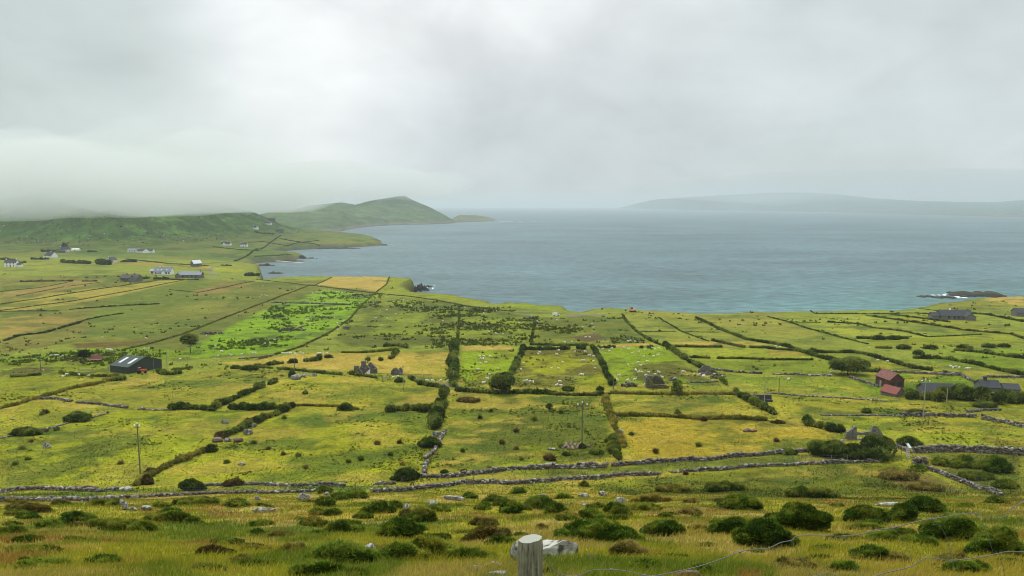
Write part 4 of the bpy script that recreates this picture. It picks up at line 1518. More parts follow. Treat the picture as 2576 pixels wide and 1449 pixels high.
# ------------------------------------------------------------------ bushes of the middle distance
MB_ = [
    (866, 1034, 38, 25, 'hedge', 'single round dark bush on the brown bank'),
    (1081, 1128, 58, 34, 'hedge', 'rounded dark bush left of the pale tumbled wall stones'),
    (1016, 1211, 72, 34, 'hedge', 'broad dark bush behind the wall at the track corner'),
    (473, 1235, 60, 40, 'hedge', 'large round dark bush behind the low wall, right of the earth bank'),
    (365, 1220, 30, 36, 'brown', 'brown upright bush at the foot of the tall left pole'),
    (376, 1194, 30, 20, 'brown', 'brown bush on the bank just above the upright one'),
    (583, 1224, 48, 24, 'brown', 'half dead brown bush behind the low wall'),
    (526, 1139, 30, 28, 'hedge', 'dark bush at the upper end of the grassy bank'),
    (553, 1104, 34, 22, 'brown', 'brown bush above the group of flat boulders'),
    (185, 1062, 64, 28, 'hedge', 'wide dark bush beside the ragged line of stones, the right one'),
    (55, 1098, 72, 28, 'hedge', 'wide dark bush beside the ragged line of stones, the left one'),
    (2116, 1089, 32, 26, 'hedge', 'rounded bush left of the roofless ruin'),
    (2297, 1124, 60, 28, 'hedge', 'dark double bush right of the roofless ruin'),
    (1987, 1145, 38, 19, 'hedge', 'small dark bush on the wall left of the thicket'),
    (1465, 1128, 18, 15, 'hedge', 'small round bush under the heap of stone slabs'),
    (1502, 1144, 32, 15, 'hedge', 'cluster of small round bushes near the stone slabs'),
    (1424, 1147, 18, 11, 'hedge', 'small round bush left of the cluster near the stone slabs'),
    (1384, 1160, 30, 26, 'brown', 'brown and dark shrub above the boulder wall'),
    (1414, 1127, 14, 9, 'scrub', 'tiny bush touching the left end of the stone slabs'),
    (1118, 1192, 22, 13, 'gorse', 'small round bush by the wall right of the track corner'),
    (1167, 1190, 20, 12, 'scrub', 'brownish small bush above the wall right of the track corner'),
    (1175, 1013, 62, 14, 'brown', 'low brown scrub patch right of the big dark hedge'),
    (2049, 888, 28, 14, 'hedge', 'round bush above the bushy hedge left of the hawthorn'),
    (2212, 855, 34, 13, 'hedge', 'round bush standing in the dense dark hedge, the left one'),
    (2252, 855, 28, 12, 'hedge', 'round bush standing in the dense dark hedge, the right one'),
    (2277, 879, 38, 13, 'hedge', 'round dark bush at the left end of the row below the bungalow'),
    (2344, 878, 38, 11, 'hedge', 'wide dark bush second in the row below the bungalow'),
    (2431, 877, 32, 12, 'hedge', 'round dark bush third in the row below the bungalow'),
    (2492, 875, 36, 12, 'hedge', 'dark bush fourth in the row below the bungalow'),
    (2530, 874, 32, 10, 'hedge', 'dark bush at the right end of the row below the bungalow'),
    (2317, 893, 26, 13, 'hedge', 'round dark bush alone under the row of bushes'),
    (2183, 1040, 22, 14, 'hedge', 'small bush on the scattered wall stones left of the tall pole'),
    (2310, 1042, 56, 14, 'scrub', 'low scrub behind the foot of the tall right pole'),
    (2490, 1028, 60, 20, 'hedge', 'dark spreading scrub under the right thicket'),
    (1960, 1066, 36, 10, 'brown', 'brown scrub under the thick slanting hedge'),
    (767, 992, 12, 12, 'hedge', 'small dark bush in the meadow below the hay field'),
    (1430, 985, 30, 16, 'hedge', 'dark round bush in the roadside hedge near the leaning pole'),
    (1510, 983, 20, 12, 'hedge', 'small round bush at the right end of the roadside hedge'),
    (735, 914, 26, 13, 'hedge', 'dark double bush at the pole on the hay field edge'),
    (625, 932, 42, 16, 'hedge', 'rounded dark bush left of the hay field, the larger of two'),
    (590, 928, 22, 10, 'hedge', 'rounded dark bush left of the hay field, the smaller of two'),
    (824, 901, 20, 10, 'hedge', 'dark bush on the upper edge of the hay field left of the ruin'),
    (1060, 969, 20, 14, 'hedge', 'dark bush on the roadside below the small ruin'),
    (1004, 962, 26, 13, 'hedge', 'dark bush in front of the small ruin at the leaning pole foot'),
]
for dx, dy, w, h, pal, lab in MB_:
    bush(dx, dy, w, h, pal, lab, name='shrub' if pal in ('hedge', 'scrub', 'brown') else 'gorse_bush')

# ------------------------------------------------------------------ gorse, heather and tussocks on the foreground slope
FB = [
    (2032, 1332, 128, 76, 'gorse', 'largest round gorse mound, right of centre, its twin touching it on the left'),
    (1938, 1378, 136, 84, 'gorse', 'big gorse mound just below and left of the largest round one'),
    (1955, 1304, 52, 16, 'gorse', 'flat dark gorse patch behind the big twin mounds'),
    (2190, 1314, 98, 50, 'gorse', 'domed gorse bush with grass round its foot, first right of the twin mounds'),
    (2287, 1310, 64, 52, 'gorse', 'darker gorse bush leaning against a brighter rounded one'),
    (2337, 1290, 78, 54, 'gorse', 'bright rounded gorse bush behind the darker one, near the slanting wall'),
    (2422, 1354, 134, 62, 'gorse', 'wide dark gorse bush crossed by the upper fence wire'),
    (2536, 1402, 116, 92, 'gorse', 'massive dark gorse bush cut off by the right edge'),
    (2230, 1360, 68, 26, 'gorse', 'low gorse clump just under the upper fence wire'),
    (2322, 1372, 82, 30, 'gorse', 'low gorse clump between the two fence wires, left of the wide dark bush'),
    (2207, 1406, 84, 42, 'gorse', 'spreading gorse clump left of the lower fence wire'),
    (2130, 1440, 66, 36, 'gorse', 'small dark gorse bush at the bottom edge below the twin mounds'),
    (2264, 1412, 56, 24, 'heather', 'brownish clump beside the lower fence wire'),
    (2020, 1434, 106, 34, 'heather', 'brown heathery clump at the bottom edge below the twin mounds'),
    (2452, 1440, 90, 34, 'gorse', 'dark gorse in the bottom right below the lower fence wire'),
    (2372, 1170, 34, 18, 'gorse', 'small round gorse bush first below the tall thick wall'),
    (2412, 1174, 34, 17, 'gorse', 'small round gorse bush second below the tall thick wall'),
    (2452, 1176, 32, 14, 'gorse', 'small round gorse bush third below the tall thick wall'),
    (2434, 1160, 34, 16, 'gorse', 'gorse bush close under the tall thick wall'),
    (2519, 1187, 68, 36, 'gorse', 'large gorse bush under the tall thick wall near the right edge'),
    (2544, 1226, 56, 20, 'gorse', 'flat gorse patch at the right edge above the end of the slanting wall'),
    (2462, 1205, 90, 14, 'scrub', 'low tangled scrub right of the slanting wall'),
    (2517, 1264, 50, 18, 'gorse', 'gorse clump at the foot of the slanting wall'),
    (2317, 1183, 32, 14, 'gorse', 'dark clump at the upper end of the slanting wall'),
    (2270, 1205, 90, 20, 'heather', 'wide patch of brown heather left of the slanting wall'),
    (2340, 1232, 90, 16, 'heather', 'brown heather patch under the slanting wall'),
    (1490, 1306, 64, 32, 'gorse', 'rounded bright gorse bush above the big grassy bush'),
    (1508, 1364, 178, 66, 'gorse', 'very wide gorse bush overgrown with grass, right of the post'),
    (1678, 1346, 100, 50, 'gorse', 'domed grassy gorse bush right of the very wide one'),
    (1858, 1339, 106, 44, 'gorse', 'gorse bush with a brown left end, left of the twin mounds'),
    (1586, 1398, 82, 48, 'heather', 'twiggy brownish bush with bare branches below the domed grassy one'),
    (1365, 1281, 74, 36, 'gorse', 'dark gorse bush above the pale boulder in the middle'),
    (1400, 1291, 60, 30, 'gorse', 'dark gorse bush touching the one above the middle boulder'),
    (1548, 1286, 54, 26, 'gorse', 'dark bush under the white round boulder'),
    (1562, 1296, 52, 22, 'gorse', 'brighter gorse lump in front of the bush under the white boulder'),
    (1428, 1304, 54, 20, 'tussock', 'grassy tussock left of the rounded bright gorse'),
    (1620, 1284, 84, 22, 'gorse', 'low wide gorse right of the white round boulder'),
    (1873, 1280, 86, 38, 'gorse', 'broad gorse bush on its own high on the right slope'),
    (1363, 1329, 26, 16, 'heather', 'small brown tuft right of the leaning slab'),
    (1778, 1440, 66, 30, 'gorse', 'gorse bush beside the purple rock at the bottom edge'),
    (1303, 1239, 36, 15, 'gorse', 'small dark gorse under the pale wall in the middle'),
    (1418, 1251, 38, 13, 'gorse', 'small dark gorse between two pale boulders'),
    (1004, 1352, 108, 62, 'gorse', 'large dark gorse with a brown heathery top, left of centre'),
    (1022, 1308, 44, 30, 'heather', 'brown heather knob crowned by a grey stone'),
    (1012, 1407, 98, 50, 'gorse', 'round gorse mound with a clear outline, left of the post'),
    (1076, 1402, 122, 66, 'gorse', 'tall grassy gorse mound behind the round one left of the post'),
    (852, 1412, 144, 60, 'gorse', 'long dark gorse bush running down to the left, below the small stones'),
    (784, 1449, 142, 46, 'gorse', 'dark gorse at the bottom edge, lowest of the long left clump'),
    (859, 1336, 92, 32, 'gorse', 'smooth oval gorse bush left of the brown topped one'),
    (784, 1321, 58, 24, 'tussock', 'smooth round grass tussock above the left heather'),
    (949, 1289, 70, 30, 'gorse', 'dark gorse bush left of the grey square stone'),
    (994, 1279, 32, 22, 'gorse', 'small dark gorse close to the left of the grey square stone'),
    (1056, 1312, 68, 42, 'gorse', 'bright green gorse below and right of the grey square stone'),
    (814, 1271, 48, 26, 'gorse', 'low gorse below the white lichened boulder'),
    (834, 1294, 44, 16, 'gorse', 'flat gorse patch in the open grass left of centre'),
    (794, 1289, 34, 15, 'gorse', 'small gorse left of the flat patch in the open grass'),
    (894, 1252, 62, 20, 'gorse', 'dark gorse under the lower wall, right of the white boulder'),
    (852, 1256, 38, 22, 'gorse', 'dark gorse just right of the white lichened boulder'),
    (811, 1239, 32, 20, 'gorse', 'small upright gorse at the gap in the lower wall'),
    (1219, 1360, 108, 46, 'heather', 'brownish heather bush above the gorse left of the post'),
    (1184, 1412, 112, 36, 'gorse', 'low wide gorse left of the two pale rocks at the bottom'),
    (1219, 1319, 70, 18, 'heather', 'flat brown heather patch above the brownish bush'),
    (729, 1389, 66, 28, 'heather', 'dark brown heather clump on the left slope'),
    (700, 1352, 60, 22, 'heather', 'greyish heather with bare twigs, left of the oval gorse'),
    (1216, 1281, 34, 20, 'gorse', 'small round dark gorse under the flat pale rock'),
    (1181, 1251, 36, 14, 'gorse', 'small gorse right of the flat pale rock'),
    (1106, 1284, 46, 18, 'gorse', 'low gorse right of the brown heather knob'),
    (1285, 1290, 54, 34, 'gorse', 'dark gorse above the leaning slab behind the post'),
    (1246, 1262, 54, 18, 'scrub', 'mixed low scrub in the middle under the pale wall'),
    (894, 1449, 56, 24, 'gorse', 'small gorse at the bottom edge right of the long clump'),
    (911, 1301, 48, 14, 'gorse', 'low gorse tuft in the grass left of the dark bush'),
    (180, 1320, 78, 38, 'gorse', 'dark gorse bush with a brown shoulder on the left slope'),
    (113, 1330, 58, 28, 'gorse', 'dark pointed gorse left of the one with a brown shoulder'),
    (290, 1334, 170, 30, 'gorse', 'long low gorse bed on the left slope'),
    (425, 1314, 128, 30, 'gorse', 'right hand half of the long gorse bed, mixed with brown'),
    (15, 1345, 62, 26, 'gorse', 'gorse bush cut by the left edge, the upper one'),
    (527, 1404, 80, 42, 'brown', 'dark bush with a brown dead crown alone on the left slope'),
    (255, 1422, 96, 28, 'gorse', 'dark flat gorse in the lower left grass'),
    (90, 1428, 130, 30, 'gorse', 'dark gorse bed in the lower left corner'),
    (72, 1391, 130, 24, 'gorse', 'gorse bed at the left edge above the corner bed'),
    (645, 1345, 36, 20, 'gorse', 'small dark gorse above the dead crowned bush'),
    (604, 1416, 46, 26, 'heather', 'small twiggy heather right of the dead crowned bush'),
    (480, 1268, 120, 20, 'gorse', 'low green scrub bed below the broken wall, right of the pale rocks'),
    (590, 1272, 70, 18, 'gorse', 'low gorse bed left of the small white boulder'),
    (250, 1270, 90, 16, 'gorse', 'low gorse bed left of the leaning stone'),
    (60, 1284, 100, 20, 'heather', 'brown scrub at the left edge below the broken wall'),
    (400, 1276, 34, 18, 'gorse', 'small gorse right of the pale rocks, with bare twigs behind'),
    (1700, 1236, 90, 16, 'tussock', 'rushy clump on the rank slope below the thin wall'),
    (1470, 1221, 18, 14, 'tussock', 'dark rush clump just under the pale wall'),
    (1830, 1232, 110, 18, 'scrub', 'wide low scrub on the rank slope'),
    (2050, 1250, 120, 22, 'scrub', 'low dark scrub at the bottom of the rank slope'),
    (1640, 1262, 90, 22, 'tussock', 'pale dry grass hummock behind the small boulders'),
    (1740, 1292, 50, 18, 'heather', 'brown tuft on the open slope right of the white boulder'),
    (1760, 1330, 44, 14, 'tussock', 'grass tuft between the domed bush and the one with a brown end'),
]
for dx, dy, w, h, pal, lab in FB:
    pal0 = pal
    if pal == 'gorse' and (dx < 1300 or h < 24) and 'dark' not in lab:
        pal = 'moor'
    bush(dx, dy + 3, w * 1.12, h * (1.4 if h < 40 else 1.25), pal, lab, name={'gorse': 'gorse_bush', 'heather': 'heather_clump', 'tussock': 'grass_tussock', 'scrub': 'scrub_patch', 'brown': 'gorse_bush'}[pal0],
         cat={'gorse': 'gorse bush', 'heather': 'heather', 'tussock': 'tussock', 'scrub': 'scrub', 'brown': 'gorse bush'}[pal0], spike=1.25)

# small tufts strewn over the slope: alike, so they share their label
gt = np.random.default_rng(5)
for i in range(120):
    dx = gt.uniform(20, 2560)
    dy = gt.uniform(1262, 1440)
    w = gt.uniform(24, 70) * (1 if dy < 1330 else 1.35)
    pal = gt.choice(['gorse', 'heather', 'scrub'], p=[.4, .12, .48])
    lab = {'gorse': 'small low tuft of green gorse strewn over the foreground slope', 'heather': 'small low tuft of brown heather strewn over the foreground slope',
           'scrub': 'small low tuft of dull green scrub strewn over the foreground slope'}[pal]
    bush(dx, dy, w, w * gt.uniform(.2, .38), pal, lab, name={'gorse': 'gorse_tuft', 'heather': 'heather_tuft', 'scrub': 'scrub_tuft'}[pal], cat='tuft', group='tufts of %s on the foreground slope' % pal, spike=1.2)
for i in range(44):
    dx, dy = gt.uniform(20, 2100), gt.uniform(1035, 1205)
    if 1080 < dx < 1130:
        continue
    w = gt.uniform(5, 12)
    bush(dx, dy, w, w * gt.uniform(.6, 1.1), gt.choice(['scrub', 'brown']), 'small dark tuft of rushes standing in the yellow green meadows', name='rush_tuft', cat='rush tuft', group='rush tufts in the meadows', spike=1.9)

# ------------------------------------------------------------------ boulders and rocks
BO = [
    (764, 1261, 32, 24, 'pale', 'white lichened boulder, angular, left of centre below the broken wall'),
    (648, 1259, 16, 12, 'pale', 'small white boulder left of the angular lichened one'),
    (660, 1290, 54, 17, 'grey', 'long low grey rock in the grass left of centre'),
    (1138, 1259, 58, 12, 'grey', 'long flat pale rock below the pale wall'),
    (1022, 1283, 18, 19, 'grey', 'square grey stone standing on the brown heather knob'),
    (1086, 1272, 26, 15, 'pale', 'broken pale stones in dry grass right of the square one'),
    (821, 1246, 13, 10, 'pale', 'tiny pale stone at the gap in the lower wall'),
    (904, 1253, 24, 8, 'grey', 'small flat rock half sunk under the dark gorse'),
    (926, 1387, 36, 24, 'grey', 'grey rock in a brown hollow left of the round gorse mound'),
    (939, 1401, 32, 12, 'pale', 'small white topped rock below the grey rock in the hollow'),
    (1064, 1430, 42, 19, 'dark', 'dark sunken rock left of the two pale rocks at the bottom'),
    (1196, 1436, 38, 15, 'grey', 'pale rock at the bottom left of the post, the smaller of two'),
    (1246, 1428, 38, 19, 'grey', 'rounded pale rock at the bottom left of the post, the larger of two'),
    (1254, 1453, 66, 17, 'pale', 'white topped rock cut by the bottom edge left of the post'),
    (1558, 1269, 32, 23, 'pale', 'round white boulder on the middle of the slope'),
    (1366, 1249, 18, 9, 'pale', 'small pale boulder left of centre under the pale wall'),
    (1466, 1252, 30, 13, 'grey', 'grey boulder between the round white one and the small pale one'),
    (1518, 1248, 22, 14, 'grey', 'pointed grey boulder just left of the round white one'),
    (1610, 1259, 20, 9, 'pale', 'small pale boulder at the foot of the dry hummock'),
    (1658, 1262, 10, 8, 'grey', 'tiny grey boulder right of the dry hummock'),
    (1474, 1273, 28, 7, 'grey', 'flat stone in brown grass below the grey boulder'),
    (1430, 1392, 22, 14, 'grey', 'small grey stone right of the leaning slab'),
    (1736, 1456, 64, 22, 'purple', 'purple brown rock at the bottom edge right of centre'),
    (1546, 1390, 32, 16, 'purple', 'flat brown rock beside the twiggy bush'),
    (1490, 1408, 50, 12, 'dark', 'dark rock slab half buried right of the leaning slab'),
    (2240, 1275, 60, 13, 'pale', 'long pale rock behind the domed gorse bushes on the right'),
    (215, 1237, 48, 16, 'dark', 'big dark boulder on the far wall below the tall left pole'),
    (114, 1128, 22, 15, 'pale', 'pale pointed boulder alone in the left meadow'),
    (607, 1171, 20, 8, 'pale', 'small pale boulder alone in the meadow left of the middle hedge'),
    (312, 1283, 18, 30, 'grey', 'leaning standing stone below the broken wall on the left'),
    (332, 1284, 24, 10, 'grey', 'low grey rock at the foot of the leaning stone'),
    (365, 1284, 26, 14, 'pale', 'pale lichened rock right of the leaning stone'),
    (316, 1236, 38, 14, 'grey', 'grey stone lump at the end of the earth bank'),
    (564, 1067, 18, 13, 'grey', 'round grey boulder alone in the meadow above the grey group'),
    (545, 1113, 30, 11, 'purple', 'flat purple grey boulder, left one of the group on the hedge line'),
    (572, 1111, 24, 12, 'grey', 'grey boulder, second of the group on the hedge line'),
    (598, 1113, 30, 12, 'purple', 'flat purple grey boulder, right one of the group on the hedge line'),
    (622, 1094, 28, 16, 'grey', 'large split boulder above the group on the hedge line'),
    (635, 1075, 24, 11, 'grey', 'uppermost grey boulder on the hedge line'),
    (741, 955, 28, 14, 'grey', 'larger of the paired grey boulders by the field gate'),
    (760, 949, 18, 11, 'grey', 'smaller of the paired grey boulders by the field gate'),
    (792, 947, 11, 10, 'grey', 'small upright stone right of the field gate'),
    (1096, 1098, 24, 14, 'grey', 'grey boulder at the foot of the big dark hedge'),
    (1384, 1133, 24, 7, 'grey', 'flat grey rock left of the heap of stone slabs'),
    (1880, 1087, 18, 11, 'purple', 'purple boulder of the pair in the straw meadow'),
    (1897, 1087, 18, 9, 'pink', 'pinkish boulder of the pair in the straw meadow'),
    (2118, 1114, 15, 9, 'grey', 'grey boulder left of the roofless ruin'),
    (1562, 1090, 14, 14, 'grey', 'upright pale stone on the broken grassy bank'),
    (1544, 1052, 12, 10, 'grey', 'grey slab leaning on the corner of the grassy bank'),
    (30, 1056, 12, 4, 'pale', 'tiny white stone in the meadow at the left edge'),
]
for dx, dy, w, h, tone, lab in BO:
    if 'hedge line' in lab:
        w, h = w * .8, max(h, w * .48)
    boulder(dx, dy, w, h, tone, lab, name='boulder' if h > 9 else 'flat_rock', cat='boulder' if h > 9 else 'rock', lean=-.35 if 'leaning standing' in lab else 0, flat=.8 if w < 2.2 * h else .6)
# the lichened slab behind the post
boulder(1316, 1420, 60, 74, 'pale', 'tall lichened boulder hidden behind the wooden post', flat=.7, sub=4)
boulder(1392, 1402, 140, 46, 'pale', 'large wedge shaped lichened slab leaning right of the wooden post', flat=.7, sub=4)
# the heap of long slabs at the insulator pole
gs = np.random.default_rng(77)
for i, (dx, dy) in enumerate([(1418, 1127), (1424, 1124), (1430, 1128), (1436, 1122), (1440, 1129), (1446, 1125), (1452, 1128), (1457, 1124), (1466, 1125), (1477, 1124)]):
    p = G(dx, dy)
    v, f = ico(2)
    v = np.sign(v) * np.abs(v) ** .6 * (1 + gs.uniform(-.12, .12, v.shape))
    L_ = gs.uniform(1.0, 1.6) if i < 8 else 1.9
    v = v * np.array([.28, L_ * .5, .16])
    c = lin(ROCKC[['purple', 'pink', 'grey'][i % 3]]) * .6 * (.8 + .5 * fbm(v[:, 0] * 4, v[:, 1] * 4 + i, 3, 4)[:, None])
    o = mesh_np('stone_slab', v, f, M['rock'], c, loc=p + Vector((0, 0, .25 + .3 * (i % 2) * (i < 8))))
    o.rotation_euler = (gs.uniform(.1, .5), gs.uniform(-.3, .3), gs.uniform(-1.0, .2) if i < 8 else 1.45)
    tag(o, 'long purplish stone slab in the heap at the insulator pole', 'stone slab', 'stone slabs heaped at the pole')

# ------------------------------------------------------------------ rocks in the sea and the surf
def sea_rock(dx, dy, w, h, n, label, tone=(70, 66, 60), name='sea_rocks', spread=.4):
    a, s = ray(dx, dy)
    p = Vector((float(a * SEA / s), float(SEA / s), SEA))
    m = mpp(p)
    sd = nseed()
    g = np.random.default_rng(sd)
    V, Fs, C = [], [], []
    iv, if_ = ico(3)
    for i in range(n):
        t = 0 if n == 1 else -1 + 2 * (i + .5) / n
        e = math.sqrt(max(.06, 1 - t * t))
        v = iv * (1 + .7 * (fbm(iv[:, 0] * 2 + i * 3 + sd, iv[:, 1] * 2 + iv[:, 2], 4, 3) - .5)[:, None])
        r = w * m / 2 * (1 if n == 1 else 2.6 / n)
        v = v * np.array([r, r * g.uniform(.7, 1.6) * (1 if n == 1 else 1.3), h * m * (e if n > 1 else 1) * g.uniform(.6, 1.1) * 1.25])
        v = v + np.array([t * w * m / 2 * .9, g.uniform(-1, 1) * w * m * spread * e, -.2 * h * m])
        Fs.append(if_ + len(iv) * i)
        V.append(v)
        C.append(lin(tone) * .5 * (.6 + .9 * fbm(v[:, 0] / 3 + i, v[:, 1] / 3 + v[:, 2] / 1.2, 4, 9)[:, None]))
    return tag(mesh_np(name, np.concatenate(V), np.concatenate(Fs), M['rock'], np.concatenate(C), loc=p), label, 'sea rock')


sea_rock(2462, 744, 128, 12, 9, 'large dark skerry with a green top off the right hand shore', (74, 70, 56), 'skerry', .12)
sea_rock(2375, 749, 60, 4, 8, 'broken low reef left of the large dark skerry', name='reef', spread=.1)
sea_rock(2330, 746, 40, 3, 5, 'outermost small rocks of the right hand reef', name='reef', spread=.1)
sea_rock(2394, 737, 14, 4, 2, 'small rock close left of the large dark skerry', name='sea_rock', spread=.1)
sea_rock(1056, 731, 52, 14, 16, 'dark boulder apron under the cliff of the hay field point', (66, 62, 60), 'rock_apron', .55)
sea_rock(1078, 722, 14, 5, 4, 'outer surf washed rocks of the hay field point', (84, 76, 66), 'sea_rock', .6)
sea_rock(694, 687.5, 34, 5, 5, 'flat rock tongue pointing into the head of the bay', name='rock_tongue', spread=.05)
sea_rock(757, 651, 26, 8, 8, 'dark rocks at the end of the low grassy point', name='shore_rocks', spread=.2)
sea_rock(781, 650, 12, 3.4, 3, 'small rocks trailing off the low grassy point', name='sea_rock', spread=.2)
sea_rock(797, 650.5, 4, 2, 1, 'last single rock off the low grassy point', name='sea_rock')
sea_rock(962, 617, 26, 4, 5, 'dark rocks at the tip of the far grassy point', name='shore_rocks', spread=.2)
sea_rock(950, 607, 16, 4, 4, 'dark rock ledge behind the tip of the far grassy point', name='rock_ledge', spread=.2)
sea_rock(668, 668, 46, 5, 10, 'dark shingle and rocks along the head of the bay', name='shore_rocks', spread=.12)
sea_rock(730, 657, 70, 3.5, 10, 'dark rocky shore under the low grassy point', name='shore_rocks', spread=.05)
sea_rock(845, 625, 130, 3, 14, 'dark rocky shore under the far grassy point', name='shore_rocks', spread=.04)
sea_rock(1307, 556.5, 34, 1.6, 5, 'surf swept rocks breaking far out beyond the island', (120, 130, 134), 'reef', .05)

# surf: thin foam lying on the water
k = N('sea_foam')
k.color((.78, .82, .82))
k.rough(.8, .2)
M['foam'] = k.m


def foam(dx, dy, w, dpt, n, label):
    a, s = ray(dx, dy)
    p = Vector((float(a * SEA / s), float(SEA / s), SEA + .14))
    m = mpp(p)
    g = np.random.default_rng(nseed())
    mb = MB()
    for i in range(n):
        cx, cy = g.uniform(-.5, .5) * w * m, g.uniform(-.5, .5) * dpt
        rx, ry = g.uniform(.03, .09) * w * m, g.uniform(.04, .12) * dpt
        kk = 9
        ring = [(cx + rx * math.cos(6.283 * j / kk) * g.uniform(.6, 1.3), cy + ry * math.sin(6.283 * j / kk) * g.uniform(.6, 1.3)) for j in range(kk)]
        mb.add([(x, y, .008 * i) for x, y in ring] + [(x, y, .008 * i - .1) for x, y in ring], [tuple(range(kk))] + [(j, (j + 1) % kk, kk + (j + 1) % kk, kk + j) for j in range(kk)])
    o = mb.build('sea_foam', M['foam'], None, p)
    return tag(o, label, 'surf', kind='stuff')


foam(2385, 745, 66, 26, 16, 'white surf breaking on the right hand reef')
foam(2395, 737.5, 46, 14, 10, 'white surf behind the large skerry')
foam(2528, 746, 24, 14, 6, 'white surf at the right end of the skerry')
foam(1080, 724, 26, 46, 14, 'white surf on the rocks of the hay field point')
foam(1300, 557, 90, 70, 12, 'white breakers far out beyond the island')
foam(980, 616.5, 16, 14, 4, 'white surf at the tip of the far grassy point')

# concrete slipway
a_, s_ = ray(722, 660)
ps = Vector((float(a_ * SEA / s_), float(SEA / s_), SEA))
o = MB().box(-30, 30, -3, 3, -1, 1.2).build('slipway', mat_simple('pale_concrete', (.42, .40, .35), .9, .3, .5), None, ps)
o.rotation_euler = (0, R(2), R(-22))
tag(o, 'pale concrete slipway running into the head of the bay', 'slipway')

# ------------------------------------------------------------------ houses
house(26, 672, 10.5, 6.5, 4.6, 7.4, 12, M['white'], M['slate'], 'two storey white house with a slate roof at the left edge', chim=(-4.6, 4.6), wins=((-3, 3, .9, 1.1), (0, 3, .9, 1.1), (3, 3, .9, 1.1), (-3, .8, .9, 1.2), (3, .8, .9, 1.2)), doors=((0, 1, 2.1),), wings=((5.4, 9.4, 1.5, 5.5, 2.3, 3.6, 'x'),))
house(121, 648, 14, 8, 2.6, 7.0, -28, M['white'], M['slate'], 'white gabled house with a very large dark roof among shrubs', chim=(0,), wins=((-4, .9, 1.2, 1.2), (-1, .9, 1.2, 1.2)), doors=((1.2, 1.1, 2.1),), wings=((2.4, 5.0, -3.2, 1.0, 2.3, 3.6, 'y'), (-6, -3.4, -2.4, 1.0, 2.2, 3.4, 'y')))
house(164, 633, 11, 7, 3.0, 6.6, 40, M['white'], M['slate'], 'white house with its gable turned right beside the dark conifer', chim=(-5,), wins=((-3, 1, 1, 1.2), (2, 1, 1, 1.2)))
house(150, 636, 11, 5, 2.3, 3.8, 6, M['greywall'], M['slate'], 'long low grey stone outbuilding beside the dark conifer', name='outbuilding', cat='shed', doors=((1, 1.4, 2),))
house(188.5, 631, 10, 6, 2.0, 3.2, 8, M['white'], M['white'], 'small low white roofed shed alone on the hill foot', name='shed', cat='shed', doors=((0, 1.4, 1.8),))
house(287, 661, 8, 9, 3.0, 6.0, 62, M['cream'], M['slate'], 'cream gabled house beside the tall dark shelter trees', chim=(-3,), wins=((-2, 1, 1, 1.2),), gable_wins=((1.0, 1.0, 1.2, -1, 4.5),))
house(332, 634.5, 12, 7, 2.6, 5.0, 14, M['white'], M['slate2'], 'small white bungalow left of the wide gabled white house', name='bungalow', wins=((-3, .9, 1.2, 1.2), (3, .9, 1.2, 1.2)), doors=((0, 1, 2.1),))
house(340.5, 634, 3.4, 3.4, 2.2, 3.2, 10, M['white'], M['slate'], 'tiny white garage between two white houses', name='garage', cat='garage', doors=((0, 2.2, 1.9),))
house(364, 636, 22, 8, 2.8, 5.6, 0, M['white'], M['slate'], 'wide white house with a broad gable facing front', chim=(-10,), wins=((-8, .9, 1.4, 1.3), (-5, .9, 1.2, 1.3)), wings=((-1.5, 8.0, -2.5, 4, 2.8, 6.0, 'y'),))
house(408, 691, 15.5, 8, 2.9, 6.6, 4, M['white'], M['slate2'], 'long white dormer house with a blue grey roof and a pointed porch', chim=(-3.2,), wins=((-5.8, .9, 1.6, 1.3), (-3.6, .9, 1.0, 1.3), (-1.8, .9, 1.2, 1.3), (3.6, .9, 1.4, 1.3), (6, .9, 1.4, 1.3)), wings=((.4, 3.0, -1.6, 3, 2.5, 4.2, 'y'),), skylights=((-4.6, -3.8, .25, .5), (-1.6, -.8, .25, .5), (3.4, 4.2, .25, .5)))
house(383, 688, 4.2, 6, 2.2, 3.9, 18, M['white'], M['slate2'], 'small garage with a pale gable left of the long dormer house', name='garage', cat='garage', doors=((0, 2.4, 2),))
house(477, 699, 20, 8, 2.7, 5.4, 4, M['greywall'], M['slate2'], 'longest grey roofed bungalow above the tan strip', name='bungalow', chim=(8.5,), wins=((-6, .9, 1.2, 1.2), (-2, .9, 1.2, 1.2), (2, .9, 1.2, 1.2), (5.5, .9, 1.2, 1.2)), wings=((-11.5, -6.8, -3, 4.5, 2.6, 4.6, 'y'),))
house(324, 708, 15, 7.5, 2.9, 5.6, -4, M['greywall'], M['brownroof'], 'stone house with a dark brown roof and a wing on the right', chim=(-3.5, 3.2), wins=((-5.5, .9, 1.4, 1.3), (-3.5, .9, 1.4, 1.3), (-1, .9, 1.2, 1.3)), wings=((3.0, 7.8, -3, 3, 2.9, 5.4, 'y'),))
house(498, 670.5, 9, 6.5, 3.4, 6.6, 55, M['greywall'], M['pale_metal'], 'grey stone barn with a pale metal roof behind the bungalows', name='stone_barn', cat='barn', doors=((0, 1.6, 2.2),))
house(567, 617.5, 17, 7, 3.0, 6.2, -6, M['white'], M['slate'], 'twin gabled white house with chimneys on the far plain', chim=(-7.8, 2.2, 7.8), wins=((-6, .9, 1.2, 1.4), (5, .9, 1.2, 1.4)), wings=((-4, 1.2, -2, 3, 3.0, 5.6, 'y'),))
